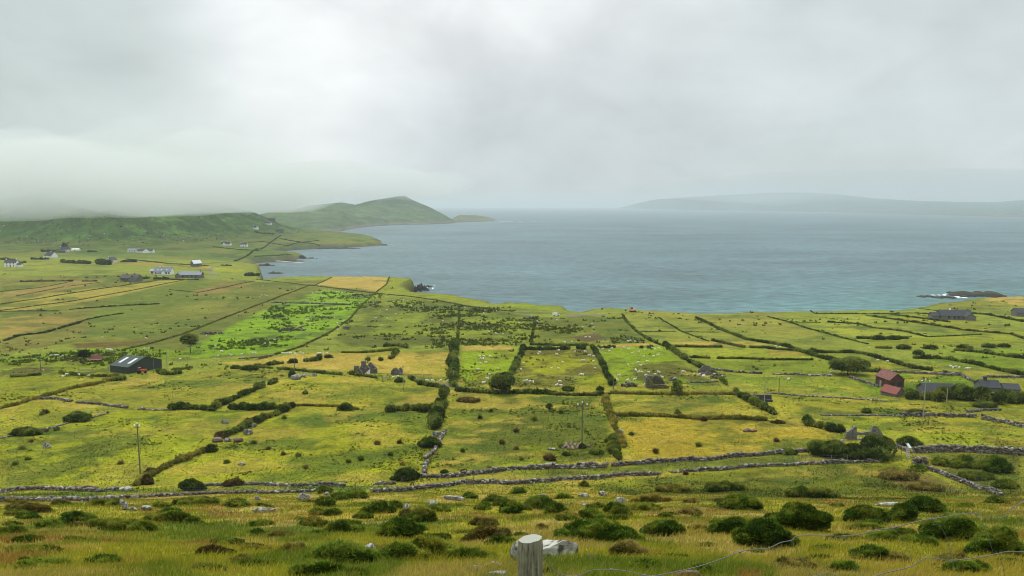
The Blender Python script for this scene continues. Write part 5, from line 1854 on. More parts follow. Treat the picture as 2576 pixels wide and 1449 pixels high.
house(612, 621, 12, 6.5, 4.4, 7.0, -3, M['white'], M['slate'], 'white house with a chimney at each end on the far plain', chim=(-5.5, 5.5), wins=((-4, 2.9, 1, 1.1), (0, 2.9, 1, 1.1), (4, 2.9, 1, 1.1), (-4, .7, 1, 1.2), (4, .7, 1, 1.2)), doors=((0, 1, 2.1),))
house(638, 576, 16, 8, 3.4, 7.0, -30, M['white'], M['slate'], 'white and dark house on the hill foot above the scrub', chim=(-6, 6), wins=((-4, .9, 1.4, 1.4), (2, .9, 1.4, 1.4)))
house(671, 565, 19, 8, 3.2, 6.0, -5, M['white'], M['slate'], 'long white bungalow high on the hill foot', name='bungalow', chim=(8,), wins=((-6, .9, 1.4, 1.4), (-1, .9, 1.4, 1.4), (5, .9, 1.4, 1.4)))
house(677, 554, 26, 9, 3.0, 6.0, -2, M['greywall'], M['slate'], 'long grey house highest on the hill foot', chim=(-5, 4), wins=((-9, .9, 1.4, 1.4), (-3, .9, 1.4, 1.4), (3, .9, 1.4, 1.4), (9, .9, 1.4, 1.4)))
house(702, 585, 15, 8, 4.2, 7.6, -8, M['greywall'], M['slate'], 'grey stone house at the top of the straight green lane', chim=(-6,), wins=((-3, 2.6, 1.2, 1.2), (3, 2.6, 1.2, 1.2)))
house(2408, 805, 17, 8, 2.4, 5.2, -7, M['greywall'], M['slate'], 'long grey slate roofed bungalow near the right hand shore', name='bungalow', chim=(-2.5,), wins=((-4.5, .8, 1.2, 1.2), (-1.5, .8, 1.2, 1.2), (0.6, .8, 1.0, 1.2)), wings=((3.4, 8.6, -2.5, 3, 2.2, 4.4, 'y'), (-13, -8.7, 1, 6.5, 2.1, 3.8, 'x')), chmat=M['white'])
house(2578, 797, 9, 7, 2.4, 4.6, -12, M['greywall'], M['slate'], 'dark grey roof corner at the right edge above the hedges')
house(2366, 1001, 8.2, 5.0, 1.7, 3.4, -4, M['greywall'], M['slate'], 'dark slate roofed stone shed behind bushes right of the tall pole', name='stone_shed', cat='shed')
house(2493, 985, 5.0, 4.5, 1.2, 2.8, -10, M['greywall'], M['slate'], 'slate roofed cottage with a dark chimney half hidden by the right thicket', chim=(-.8,), chmat=M['slate'])
house(2546, 987, 4.0, 4.0, .9, 2.0, -14, M['greywall'], M['slate'], 'low dark roofed outbuilding at the right edge behind the thicket', name='outbuilding', cat='shed')
# metal shed with two translucent strips
house(300, 938, 8.6, 13.5, 2.2, 4.4, -22, M['greenmetal'], M['greenmetal'], 'dark green metal farm shed with two pale roof lights', name='farm_shed', cat='shed', skylights=((-2.6, -1.5, .28, .78), (1.7, 2.8, .28, .78)), over=.15)
# rusty barn and the low red shed in front of it
rb = house(2219, 972, 6.4, 4.8, 2.7, 4.6, -82, M['rustwall'], M['rust'], 'rusty red corrugated barn leaning open at the front', name='rusty_barn', cat='barn', over=.2)
MB().box(3.12, 3.24, .35, 1.7, .5, 2.0).build('doorway', M['window'], rb)  # dark panels stand in for the shade inside the gable openings
MB().box(3.12, 3.25, 2.5, 4.2, .7, 2.0).build('window', M['window'], rb)
MB().box(-1.2, -.4, -.05, .04, -.3, 1.7).build('door', M['greywood'], rb)
house(2234, 996, 4.6, 4.0, 1.0, 2.5, -62, M['greywall'], M['red'], 'low stone shed with a bright red sheet roof in front of the rusty barn', name='stone_shed', cat='shed', over=.2)

# ------------------------------------------------------------------ ruins
def ruin(dx, dy, label, name='ruined_cottage', cat='ruin'):
    return empty(name, G(dx, dy), 0, label, cat)


zo = lambda o, f: (lambda pts: [(o[0] + x * f, o[1] + y * f) for x, y in pts])
Z = zo((858.7, 885.5), .10416)
r = ruin(912, 943, 'ruined stone cottage with three bare gables and tall chimneys')
y0 = r.location.y
slab_part(Z([(195, 600), (200, 545), (305, 440), (305, 345), (415, 345), (412, 400), (500, 500), (500, 600)]), y0 + .6, .7, 'gable', M['ruinwall'], r)
slab_part(Z([(420, 600), (420, 420), (480, 320), (480, 240), (580, 240), (585, 310), (695, 400), (695, 600)]), y0 + 3.2, .7, 'gable', M['ruinwall'], r)
slab_part(Z([(625, 590), (625, 330), (700, 245), (862, 400), (862, 590)]), y0 + 6.0, .7, 'gable', M['ruinwall'], r)
slab_part(Z([(700, 620), (700, 470), (800, 400), (862, 398), (862, 620)]), y0 + 3.95, .6, 'side_wall', M['ruinwall'], r)
slab_part(Z([(470, 228), (590, 228), (590, 262), (470, 262)]), y0 + 3.1, .9, 'chimney', M['ruinwall'], r)
slab_part(Z([(298, 340), (425, 340), (425, 362), (298, 362)]), y0 + .5, .9, 'chimney', M['ruinwall'], r)
slab_part(Z([(490, 540), (690, 410), (690, 620), (490, 620)]), y0 + 1.4, .3, 'lean_to_wall', M['white'], r)
slab_part(Z([(480, 540), (640, 405), (700, 402), (530, 552)]), y0 + 1.32, .06, 'lean_to_roof', M['rust'], r)
r = ruin(998, 944, 'small ruined outbuilding with two bare gables right of the ruined cottage', 'ruined_outbuilding')
y0 = r.location.y
slab_part(Z([(1185, 580), (1195, 470), (1260, 390), (1330, 382), (1410, 470), (1410, 580)]), y0 + .5, .6, 'gable', M['ruinwall'], r)
slab_part(Z([(1380, 570), (1385, 410), (1425, 370), (1490, 450), (1490, 570)]), y0 + 3.5, .6, 'gable', M['ruinwall'], r)
slab_part(Z([(1340, 620), (1350, 560), (1410, 500), (1495, 520), (1495, 620)]), y0 + .2, .5, 'side_wall', M['greywall'], r)
Z = zo((1596.6, 905.6), .10416)
r = ruin(1652, 978, 'mossy stone hut ruin with a bare brown gable beside the road', 'ruined_hut')
y0 = r.location.y
slab_part(Z([(390, 700), (390, 460), (480, 388), (560, 388), (650, 440), (710, 520), (745, 610), (745, 700)]), y0 + 3.4, .6, 'gable', M['mossy'], r)
slab_part(Z([(275, 700), (280, 420), (320, 375), (445, 388), (440, 500), (430, 710)]), y0 + 1.6, 1.4, 'side_wall', M['ruinwall'], r)
slab_part(Z([(405, 740), (420, 640), (480, 605), (740, 600), (825, 655), (835, 740)]), y0 + .3, .6, 'front_wall', M['mossy'], r)
slab_part(Z([(355, 470), (400, 465), (490, 620), (420, 650), (370, 640)]), y0 + 1.3, .28, 'mossy_ledge', mat_simple('bright_moss', (.17, .17, .03), .95, .3, 2), r)
r = ruin(1773, 944, 'broken stone ruin with a rubble front on the field corner', 'ruined_hut')
y0 = r.location.y
slab_part(Z([(1585, 340), (1590, 230), (1650, 138), (1740, 128), (1830, 150), (1872, 260), (1872, 340)]), y0 + 2.6, .6, 'gable', M['ruinwall'], r)
slab_part(Z([(1560, 400), (1525, 260), (1560, 225), (1600, 300), (1720, 320), (1760, 255), (1870, 310), (1870, 400)]), y0 + .4, .6, 'front_wall', M['greywall'], r)
heap(1584, 973, 40, 15, 50, 'small rubble mound left of the mossy hut ruin', size=.45)
heap(1694, 957, 18, 9, 26, 'tiny ruin of piled stones right of the mossy hut ruin', size=.45)
Z = zo((2106.4, 1046.5), .10416)
r = ruin(2160, 1108, 'roofless grey stone ruin with two broken gables near the stile', 'roofless_ruin')
y0 = r.location.y
slab_part(Z([(215, 640), (228, 480), (238, 390), (290, 368), (340, 335), (395, 300), (400, 262), (440, 258), (470, 275), (470, 420), (490, 640)]), y0 + .5, .7, 'gable', M['greywall'], r)
slab_part(Z([(800, 640), (810, 400), (870, 248), (905, 238), (960, 262), (1040, 350), (1120, 480), (1135, 640)]), y0 + 2.2, .7, 'gable', M['greywall'], r)
slab_part(Z([(470, 600), (480, 392), (540, 402), (620, 410), (700, 378), (830, 402), (830, 600)]), y0 + 4.6, .6, 'back_wall', M['greywall'], r)
slab_part(Z([(470, 720), (470, 572), (600, 552), (700, 545), (900, 562), (1145, 585), (1145, 720)]), y0 + .35, .6, 'front_wall', M['greywall'], r)
r = ruin(1914, 1012, 'low dark stone ruin with a ramp beside the road', 'low_ruin')
y0 = r.location.y
slab_part([(1886, 1016), (1887, 997), (1900, 994), (1940, 994), (1944, 1016)], y0 + 2.4, .6, 'back_wall', M['slate'], r)
slab_part([(1890, 1018), (1895, 1000), (1912, 1008), (1918, 1018)], y0 + 1.0, .5, 'ramp', M['greywall'], r)
slab_part([(1915, 1018), (1918, 1004), (1944, 1006), (1944, 1018)], y0 + .4, .5, 'front_wall', M['slate'], r)

# ------------------------------------------------------------------ poles, fences, gates
pole(353, 1192, 1066, 'V', 'tall dark wooden pole with white insulators on the left')
pole(1464, 1115, 1014, 'T', 'wooden pole with three white insulators rising from the stone slabs')
pole(2322, 1053, 956, 'T', 'tall greenish pole with a crossarm of white insulators on the right', mat='greywood')
pole(1014.5, 976, 918, 'P', 'plain grey pole in front of the small ruin', mat='greywood')
pole(741.5, 942, 903, 'P', 'plain dark pole at the field gate left of the ruined cottage')
pole(1141, 966, 934, 'P', 'plain pole half hidden by the tall hedge of trees', mat='greywood')
pole(1543, 980, 945, 'P', 'plain dark pole at the corner of the third sheep pasture')
pole(1922.5, 1022, 958, 'P', 'plain pale pole right of the low dark ruin', mat='greywood')
pole(1959, 992, 949, 'P', 'thin plain pole above the low dark wall')
pole(421, 938, 871, 'P', 'tallest plain pole right of the metal shed', mat='greywood')
pole(387.5, 937, 898, 'P', 'shorter plain pole against the metal shed')
pole(103, 937, 894, 'P', 'plain dark pole in the rushes left of the metal shed')
pole(2381, 1014, 976, 'P', 'thin bent topped pole in front of the slate roofed shed', mat='greywood')

fence([(0, 1258), (37, 1258), (117, 1260), (190, 1260), (255, 1257), (345, 1251), (394, 1249), (437, 1244), (527, 1243), (587, 1240), (637, 1239), (687, 1234), (734, 1239), (825, 1238), (895, 1236)], 19, 'wire fence on thin dark posts along the left half of the track', mat='wood')
fence([(895, 1236), (970, 1233), (1075, 1224), (1129, 1217)], 19, 'wire fence panel in front of the rushes left of the lattice gate', mat='wood')
fence([(1240, 1212), (1295, 1209), (1340, 1209), (1391, 1211), (1427, 1206), (1481, 1201), (1557, 1196), (1620, 1190), (1678, 1185), (1740, 1181), (1860, 1170), (1987, 1161), (2041, 1161), (2091, 1161), (2132, 1160), (2183, 1159), (2284, 1164)], 18, 'wire fence on thin grey posts along the right half of the track')
fence([(1972, 993), (2018, 990), (2040, 994), (2061, 996), (2090, 998), (2116, 996), (2148, 1005), (2166, 1006), (2204, 1009), (2257, 1012), (2299, 1013), (2355, 1015)], 11, 'wire fence along the low dark wall left of the red roofed shed')
fence([(1545, 992), (1585, 992), (1658, 992), (1688, 992), (1700, 996), (1722, 992), (1780, 993), (1850, 994)], 8, 'wire fence on white posts along the overgrown road bank')
fence([(1726, 978), (1760, 974), (1790, 976), (1806, 978), (1830, 980), (1840, 978)], 8, 'short wire fence behind the road bank right of the mossy hut ruin')
fence([(755, 941), (785, 938), (798, 937), (812, 939), (828, 939), (858, 942)], 10, 'wire fence left of the ruined cottage')
fence([(1024, 948), (1036, 950), (1047, 951), (1054, 952), (1066, 953), (1077, 952), (1086, 953), (1095, 955), (1104, 957)], 11, 'wire fence of close posts right of the small ruin', mat='wood')
fence([(100, 991), (119, 989), (150, 985), (168, 980), (195, 973)], 10, 'wire fence leaning along the stony bank at the left edge', mat='wood')
fence([(0, 908), (36, 908), (60, 908), (90, 908), (126, 907), (160, 905)], 6, 'wire fence across the bright green field at the left edge')
fence([(330, 872), (350, 869), (372, 864), (396, 859), (420, 853), (450, 845)], 6, 'wire fence along the bank above the metal shed')
fence([(2452, 1205), (2490, 1233)], 17, 'two grey fence posts on the scrubby slope by the slanting wall')
fence([(505, 889), (540, 888), (580, 889), (618, 890), (650, 886)], 6, 'wire fence along the foot of the rushy green pasture', mat='wood')


def gate(dx, dy, w, h, nb, nv, label, mat='greywood'):
    p = G(dx, dy)
    m = mpp(p)
    r_ = empty('field_gate', p, R(random.uniform(-8, 8)), label, 'gate')
    W_, H_ = w * m, h * m
    t = max(.035, .0002 * depth_of(p))
    f_ = MB()
    for s in (-1, 1):
        f_.box(s * W_ / 2 - t, s * W_ / 2 + t, -t, t, .05, H_)
    f_.build('gate_frame', M[mat], r_)
    f_ = MB()
    for i in range(nb):
        z = .15 + (H_ - .25) * i / max(1, nb - 1)
        f_.box(-W_ / 2 + t + .002, W_ / 2 - t - .002, -t * .7, t * .7, z - t * .8, z + t * .8)
    f_.build('rails', M[mat], r_)
    f_ = MB()
    for i in range(nv):
        x = -W_ / 2 + W_ * (i + 1) / (nv + 1)
        f_.box(x - t * .7, x + t * .7, -t * .7 - .04, -t * .7 - .003, .12, H_ - .06)
    f_.build('uprights', M[mat], r_)
    for s in (-1, 1):
        MB().bar((s * (W_ / 2 + t * 3), 0, -.3), (s * (W_ / 2 + t * 3), 0, H_ * 1.25), t * 1.6, 7).build('gatepost', M['wood'], r_)


gate(1182, 1221, 16, 18, 6, 3, 'dark wooden lattice gate set in the pale stone wall', 'wood')
gate(971, 953, 16, 8, 5, 2, 'grey metal field gate in front of the small ruin')
gate(776, 946, 20, 8, 5, 2, 'grey field gate beside the paired boulders')
gate(215, 932, 34, 5, 4, 2, 'grey metal sheep gate in the rushes left of the metal shed')

# wooden step stile over the wall
p = G(2289, 1150)
m = mpp(p)
r = empty('ladder_stile', p, R(20), 'wooden ladder stile with a pale blue top board over the wall', 'stile')
A_, B_ = Vector((-1.1, -.6, 0)), Vector((.1, .8, 1.9))
for s in (-.28, .28):
    o_ = Vector((s, -s * .4, 0))
    MB().bar(A_ + o_, B_ + o_, .06, 6).build('side_rail', M['greywood'], r)
for i in range(6):
    q = A_.lerp(B_, (i + .6) / 6.4)
    MB().box(q.x - .3, q.x + .3, q.y - .12, q.y + .1, q.z - .03, q.z + .03).build('step', M['greywood'], r)
for s in (0, .55):
    MB().bar((.25 + s, .7 - s * .6, 1.9), (.95 + s * .8, -.2 - s, -.2), .05, 6).build('side_rail', M['greywood'], r)
MB().bar((.0, .85, .2), (.0, .85, 2.75), .07, 6).build('hand_post', M['wood'], r)
MB().bar((-1.0, 1.1, .2), (-1.15, 1.1, 2.7), .05, 6).build('hand_post', M['wood'], r)
q_ = MB().box(-.05, .62, -.5, .52, -.03, .04).build('top_board', M['blueplank'], r, (.1, .75, 2.0))
q_.rotation_euler = (R(38), 0, 0)

# ------------------------------------------------------------------ vehicles and farm gear
p = G(1399, 795)
r = empty('parked_van', p, R(14), 'white van parked on the gravel by the cliffs', 'van')
MB().prism([(-2.1, .35), (2.1, .35), (2.1, 1.05), (1.5, 1.2), (.95, 1.9), (-2.0, 1.95), (-2.1, 1.2)], -.85, .85).build('body', M['vanwhite'], r, bevel=.05)
MB().prism([(1.42, 1.24), (.98, 1.78), (.5, 1.78), (.5, 1.24)], -.87, .87).build('window', M['window'], r)
for x in (-1.35, 1.35):
    for y in (-.8, .8):
        MB().bar((x, y - .1, .35), (x, y + .1, .35), .35, 12).build('wheel', M['tyre'], r)
p = G(1592, 785)
r = empty('excavator', p, R(190), 'orange excavator working on the cliff top', 'excavator')
MB().box(-1.9, 1.9, -1.3, -.75, .0, .8).box(-1.9, 1.9, .75, 1.3, 0, .8).build('track', M['tyre'], r)
MB().box(-1.7, 1.3, -1.2, 1.2, .85, 1.9).build('body', M['orange'], r, bevel=.08)
MB().box(-.1, 1.2, -1.15, .0, 1.903, 3.0).build('cab', M['window'], r, bevel=.05)
MB().bar((1.1, .3, 1.7), (3.2, .3, 3.7), .22, 6).bar((3.2, .3, 3.7), (4.9, .3, 1.9), .18, 6).build('arm', M['orange'], r)
MB().box(4.6, 5.3, -.2, .8, 1.0, 1.8).build('bucket', M['tyre'], r)
p = G(357, 939)
r = empty('tractor', p, R(25), 'small red tractor parked at the gable of the metal shed', 'tractor')
MB().box(-.2, 1.5, -.35, .35, .7, 1.35).build('bonnet', M['redpaint'], r, bevel=.05)
MB().box(-1.2, -.2, -.55, .55, .75, 1.2).box(-1.1, -.25, -.5, .5, 1.9, 2.0).build('cab', M['redpaint'], r)
for y in (-.62, .62):
    MB().bar((-.8, y - .15, .65), (-.8, y + .15, .65), .65, 14).build('wheel', M['tyre'], r)
    MB().bar((1.1, y - .1, .4), (1.1, y + .1, .4), .4, 12).build('wheel', M['tyre'], r)
p = G(242, 909)
r = empty('hay_trailer', p, R(-4), 'faded red railed trailer standing beside the pine', 'trailer')
MB().box(-2.1, 2.1, -1, 1, .7, .85).build('bed', M['rustred'], r)
f_ = MB()
for s in (-1, 1):
    for z in (1.2, 1.6, 2.0, 2.3):
        f_.box(-2.1, 2.1, s - .05, s + .05, z, z + .12)
    for i in range(7):
        f_.box(-2.1 + i * .69, -2.0 + i * .69, s * 1.06 - .04, s * 1.06 + .04, .86, 2.45)
f_.build('rails', M['rustred'], r)
for x in (-.7, .5):
    for y in (-1.1, 1.1):
        MB().bar((x, y - .1, .4), (x, y + .1, .4), .4, 10).build('wheel', M['tyre'], r)

# ------------------------------------------------------------------ the fence beside the viewer
Y0 = 3.4
x_, _, z_ = at_depth(1334, 1350, Y0)
zg = gz(x_, Y0)
r = empty('sheep_fence', (x_, Y0, zg), 0, 'old wire sheep fence with one weathered round post in the foreground', 'fence')
n_ = 40
ring = []
g = np.random.default_rng(3)
V, Fs = [], []
Ht = z_ - zg
rr = .064
zs = list(np.linspace(-.4, Ht - .06, 24)) + [Ht - .012]
for j, z in enumerate(zs):
    for i in range(n_):
        a = 6.2832 * i / n_
        e = 1 + .09 * (float(fbm(np.array([a * 3.5]), np.array([z * .9]), 4, 4)[0]) - .5) * 2 - .06 * max(0, math.cos(7 * a + 1) - .9) * 10
        rad = rr * e * (1.0 if j < len(zs) - 1 else .93)
        V.append((rad * math.cos(a), rad * math.sin(a), z + (.012 * math.cos(a + .7) if j >= len(zs) - 2 else 0)))
for j in range(len(zs) - 1):
    for i in range(n_):
        b = j * n_
        Fs.append((b + i, b + (i + 1) % n_, b + n_ + (i + 1) % n_, b + n_ + i))
k = N('weathered_post')
o_ = k.obj()
mp = k.n('ShaderNodeMapping')
mp.inputs['Scale'].default_value = (1, 1, .06)
k.l(o_, mp.inputs[0])
f1 = k.noise(70, 6, .7, mp.outputs[0])
f2 = k.noise(14, 4, .6, o_)
c_ = k.mix(k.mr(f1, .38, .62, 0, 1), (.06, .053, .04), (.25, .235, .185))
c_ = k.mix(k.mr(f2, .5, .68, 0, .6), c_, (.22, .23, .15))
vo = k.n('ShaderNodeTexVoronoi', i_Scale=9.0)
k.l(o_, vo.inputs['Vector'])
k.color(k.mix(k.mr(vo.outputs['Distance'], .03, .10, .8, 0), c_, (.05, .04, .03)))
k.rough(.9, .1)
k.bump(f1, .9, .006)
mb = MB()
mb.add(V, Fs)
post = mb.build('post', k.m, r)
k = N('end_grain')
o_ = k.obj()
ln_ = k.n('ShaderNodeVectorMath', operation='LENGTH')
mp = k.n('ShaderNodeMapping')
mp.inputs['Scale'].default_value = (1, 1, 0)
mp.inputs['Location'].default_value = (.012, .03, 0)
k.l(o_, mp.inputs[0])
k.l(mp.outputs[0], ln_.inputs[0])
w_ = k.math('SINE', k.math('ADD', k.math('MULTIPLY', ln_.outputs['Value'], 620.0), k.math('MULTIPLY', k.noise(30, 3, .5, o_), 5.0)), 0.0)
k.color(k.mix(k.mr(w_, -1, 1, 0, 1), (.20, .205, .17), (.33, .34, .29)))
k.rough(.9, .1)
top = MB()
V2 = [V[(len(zs) - 1) * n_ + i] for i in range(n_)]
top.add([(x, y, z + .001) for x, y, z in V2] + [(0, 0, Ht - .009)], [(i, (i + 1) % n_, n_) for i in range(n_)])
top.build('end_grain', k.m, post)


def wire_path(pts, y0, y1, name, rad=.0024):
    q = []
    n = len(pts)
    for i, (dx, dy) in enumerate(pts):
        q.append(Vector(at_depth(dx, dy, y0 + (y1 - y0) * i / max(1, n - 1))))
    # smooth through the points
    s_ = []
    for i in range(n - 1):
        p0, p1, p2, p3 = q[max(i - 1, 0)], q[i], q[i + 1], q[min(i + 2, n - 1)]
        for j in range(7):
            t = j / 7
            s_.append(.5 * ((2 * p1) + (p2 - p0) * t + (2 * p0 - 5 * p1 + 4 * p2 - p3) * t * t + (3 * p1 - p0 - 3 * p2 + p3) * t ** 3))
    s_.append(q[-1])
    m_ = MB()
    for a, b in zip(s_[:-1], s_[1:]):
        m_.bar(a - r.location, b - r.location, rad, 6)
    return m_.build(name, M['wire'], r, smooth=True), q


top_pts = [(1366, 1395), (1400, 1440), (1448, 1449), (1488, 1435), (1538, 1433), (1583, 1438), (1620, 1447), (1655, 1447), (1738, 1430), (1798, 1412), (1860, 1389), (1888, 1383), (1932, 1379), (1964, 1365), (1992, 1359), (2004, 1349),
           (2044, 1347), (2124, 1349), (2169, 1343), (2202, 1333), (2244, 1328), (2319, 1309), (2347, 1305), (2429, 1292), (2454, 1292), (2517, 1303), (2552, 1274), (2590, 1258), (2680, 1235)]
low_pts = [(1900, 1490), (1990, 1462), (2059, 1447), (2082, 1442), (2120, 1452), (2180, 1454), (2224, 1442), (2292, 1425), (2332, 1403), (2394, 1410), (2482, 1399), (2532, 1388), (2590, 1388), (2680, 1380)]
wire_path(top_pts, 3.42, 3.75, 'wire')
wire_path(low_pts, 3.5, 3.72, 'wire')
for a, b, c in [((1860, 1389), (1880, 1420), (1910, 1452)), ((1990, 1361), (2015, 1400), (2042, 1452)), ((2124, 1349), (2142, 1390), (2168, 1452)), ((2244, 1329), (2280, 1365), (2297, 1424)),
                ((2347, 1306), (2378, 1345), (2396, 1410)), ((2396, 1410), (2400, 1430), (2404, 1455)), ((2454, 1293), (2480, 1335), (2500, 1396)), ((2552, 1275), (2566, 1300), (2590, 1330)), ((2516, 1394), (2522, 1420), (2528, 1452))]:
    wire_path([a, b, c], 3.58, 3.6, 'stay_wire', .0013)
for dx, dy in [(1538, 1433), (1620, 1447), (1860, 1389), (2124, 1349), (2244, 1328), (2347, 1305), (2454, 1292), (2396, 1410)]:
    q = Vector(at_depth(dx, dy, 3.42 + .33 * (dx - 1366) / 1314)) - r.location
    MB().bar(q + Vector((-.008, 0, .002)), q + Vector((.008, 0, -.001)), .0055, 8).build('knot', M['wire'], r)

# ------------------------------------------------------------------ sheep
flock([(980, 343), (1007, 316), (913, 320), (868, 318), (1128, 308), (1170, 322), (1340, 330), (1437, 324), (1410, 310), (1477, 313), (1275, 350), (1212, 362), (1325, 400), (1425, 398), (1465, 385), (1268, 460), (1358, 450), (1168, 483), (1297, 490), (1245, 538), (1275, 555), (1305, 557), (1377, 557), (1475, 558), (1440, 577), (1345, 587), (1074, 590), (1165, 640), (1235, 632), (1060, 635), (1720, 552), (1738, 553), (1830, 577), (1885, 580), (1928, 590), (1930, 604), (1512, 607), (1345, 683)],
      M3, 'white sheep grazing in the third sheep pasture, above the mossy hut ruin', 'sheep of the third pasture')
flock([(470, 338), (280, 356), (265, 373), (450, 376), (633, 350), (738, 350), (780, 385), (820, 395), (708, 440), (723, 440), (817, 446), (510, 457), (400, 516), (468, 518), (833, 515), (688, 582), (710, 587), (480, 655), (125, 647), (150, 640), (180, 653), (214, 655), (450, 690), (492, 692), (113, 470), (90, 532), (998, 635)],
      M3, 'white sheep grazing in the second sheep pasture, in the middle', 'sheep of the second pasture')
flock([(710, 97), (818, 103), (740, 202), (782, 202), (603, 248), (532, 253), (915, 250), (962, 248), (1170, 243), (1240, 247), (1192, 238), (808, 67), (455, 30), (72, 57), (255, 42)],
      M3, 'white sheep on the olive brown field above the sheep pastures', 'sheep of the olive field')
flock([(2250, 398), (2293, 398), (2357, 400), (2262, 422), (2286, 422), (2315, 458), (2258, 468), (2235, 530), (2437, 523), (2350, 580), (2408, 587), (2327, 622), (2288, 668)],
      M2, 'white sheep in the first sheep pasture, right of the tall hedge of trees', 'sheep of the first pasture')
flock([(268, 367), (290, 367), (310, 365), (335, 362), (349, 370), (390, 360), (394, 373), (445, 358), (472, 372), (623, 365), (647, 367), (675, 362), (712, 362)],
      M2, 'white sheep lined up along the top edge of the hay field', 'sheep along the hay field')
flock([(1425, 600), (1380, 609), (1600, 620), (1622, 642), (1720, 642), (1773, 647), (1857, 642), (1928, 645)],
      M2, 'white sheep on the road verge near the small ruin', 'sheep on the road verge')
flock([(90, 268), (145, 262), (185, 228), (22, 238), (445, 85), (468, 85), (505, 28), (520, 24), (548, 57), (790, 8)],
      M2, 'white sheep on the rushy green pasture below the stone spread', 'sheep of the rushy pasture')
flock([(840, 92), (822, 125), (880, 45), (815, 58), (1045, 15), (1320, 8), (1205, 8), (1265, 85), (2345, 148), (2415, 165), (2485, 168), (895, 40), (1010, 10), (1880, 36)],
      M2, 'white sheep on the middle pastures above the hay field', 'sheep of the middle pastures')
flock([(570, 1200), (605, 1190), (655, 1228), (690, 1170), (735, 1175), (815, 1195), (860, 1200), (882, 1200), (572, 1218), (640, 1135), (682, 1140), (980, 1213)],
      R2, 'white sheep on the brightest green pasture below the cliff hay field', 'sheep of the brightest pasture')
flock([(1460, 1272), (1485, 1272), (1250, 1380), (1315, 1380), (1405, 1418), (1305, 1302), (1385, 1295), (1800, 1380), (1975, 1318), (2105, 1350), (2305, 1380), (2290, 1408), (2420, 1385), (1180, 1310), (1560, 1340)],
      R2, 'white sheep on the fields just behind the coast', 'sheep of the coast fields')
flock([(90, 1220), (106, 1232), (55, 1228), (40, 1245), (70, 1136), (415, 1156), (20, 1130)],
      R2, 'white sheep on the olive field near the bay', 'sheep near the bay')
flock([(515, 390), (556, 385), (577, 385), (632, 398), (1080, 328), (1108, 325), (1122, 335)],
      M1, 'white sheep on the bright strip behind the pine and metal shed', 'sheep behind the metal shed')
flock([(1030, 205), (1470, 215)], M1, 'white sheep on the green slope above the bank', 'sheep above the bank')
flock([(1455, 317), (1500, 312), (1813, 427), (2168, 290), (2230, 348), (2435, 375), (2545, 362), (2560, 362), (2326, 385), (2075, 183), (2195, 393)],
      M1, 'white sheep on the bright grass round the lone tree', 'sheep round the lone tree')
flock([(637, 607), (797, 585), (895, 592), (672, 580), (438, 537)], M1, 'white sheep in the green field in front of the metal shed', 'sheep in front of the metal shed')
flock([(902, 158), (953, 176), (1105, 142), (1203, 150)], M4, 'white sheep in the field between the hawthorn and the bushy hedge', 'sheep by the hawthorn')
flock([(1837, 205), (1860, 217), (1890, 208), (1923, 216), (2000, 222), (2018, 227)], M4, 'white sheep beyond the wall above the slate roofed shed', 'sheep beyond the wall')
flock([(637, 266), (664, 266)], M4, 'woolly sheep standing close by the low wall at the hawthorn', 'sheep at the hawthorn wall')
flock([(77, 1072), (122, 1083), (1015, 1088), (205, 1410)], R4, 'white sheep in the tan and green fields right of the sheep pastures', 'sheep of the right fields')


# ------------------------------------------------------------------ grass: blades and tufts that nobody could count
def grass(name, label, n, ya, yb, h0, h1, w0, w1, seed, straw=.18, umax=.86, lean=.35, gain=1.0):
    g = np.random.default_rng(seed)
    y = np.exp(g.uniform(math.log(ya), math.log(yb), n))
    x = g.uniform(-umax, umax, n) * (y + 3)
    k = g.uniform(size=n) < np.clip((yb * 1.12 - y) / (.2 * yb) + 1.6 * (fbm(x / 9, y / 9, 3, 12) - .5), 0, 1)
    x, y = x[k], y[k]
    n = len(x)
    z, sd, hd = ground_h(x, y, True)
    c = land_col(x, y, z, sd, hd)
    t = (np.log(y) - math.log(ya)) / (math.log(yb) - math.log(ya))
    cl = .45 + 1.1 * fbm(x / 1.3 / (1 + y / 40), y / 1.3 / (1 + y / 40), 3, seed)
    H_ = (h0 + (h1 - h0) * t) * g.uniform(.55, 1.35, n) * cl
    W_ = (w0 + (w1 - w0) * t) * g.uniform(.7, 1.3, n)
    a = g.uniform(0, 6.283, n)
    sx, sy = np.cos(a) * W_ * .5, np.sin(a) * W_ * .5
    lx = g.normal(size=n) * lean * H_ + .25 * H_
    ly = g.normal(size=n) * lean * H_ - .05 * H_
    b0 = np.stack([x - sx, y - sy, z - .03], 1)
    b1 = np.stack([x + sx, y + sy, z - .03], 1)
    m0 = np.stack([x - sx * .6 + lx * .35, y - sy * .6 + ly * .35, z + H_ * .6], 1)
    m1 = np.stack([x + sx * .6 + lx * .35, y + sy * .6 + ly * .35, z + H_ * .6], 1)
    tp = np.stack([x + lx, y + ly, z + H_], 1)
    V = np.stack([b0, b1, m1, m0, tp], 1).reshape(-1, 3)
    i = np.arange(n)[:, None] * 5
    q = i + np.array([0, 1, 2, 3])
    tr = i + np.array([3, 2, 4])
    rv = g.uniform(.72, 1.3, (n, 1))
    s = g.uniform(size=(n, 1)) < straw
    gr = g.uniform(size=(n, 1)) < .25
    c = c * gain
    c = np.where(s, c * .4 + lin((190, 176, 100)) * KA * .6, c)
    c = np.where(gr & ~s, c * np.array([.78, .92, .8]), c) * rv
    o = mesh_np(name, V, [q, tr], M['grass'], np.repeat(c, 5, 0))
    tag(o, label, kind='stuff')


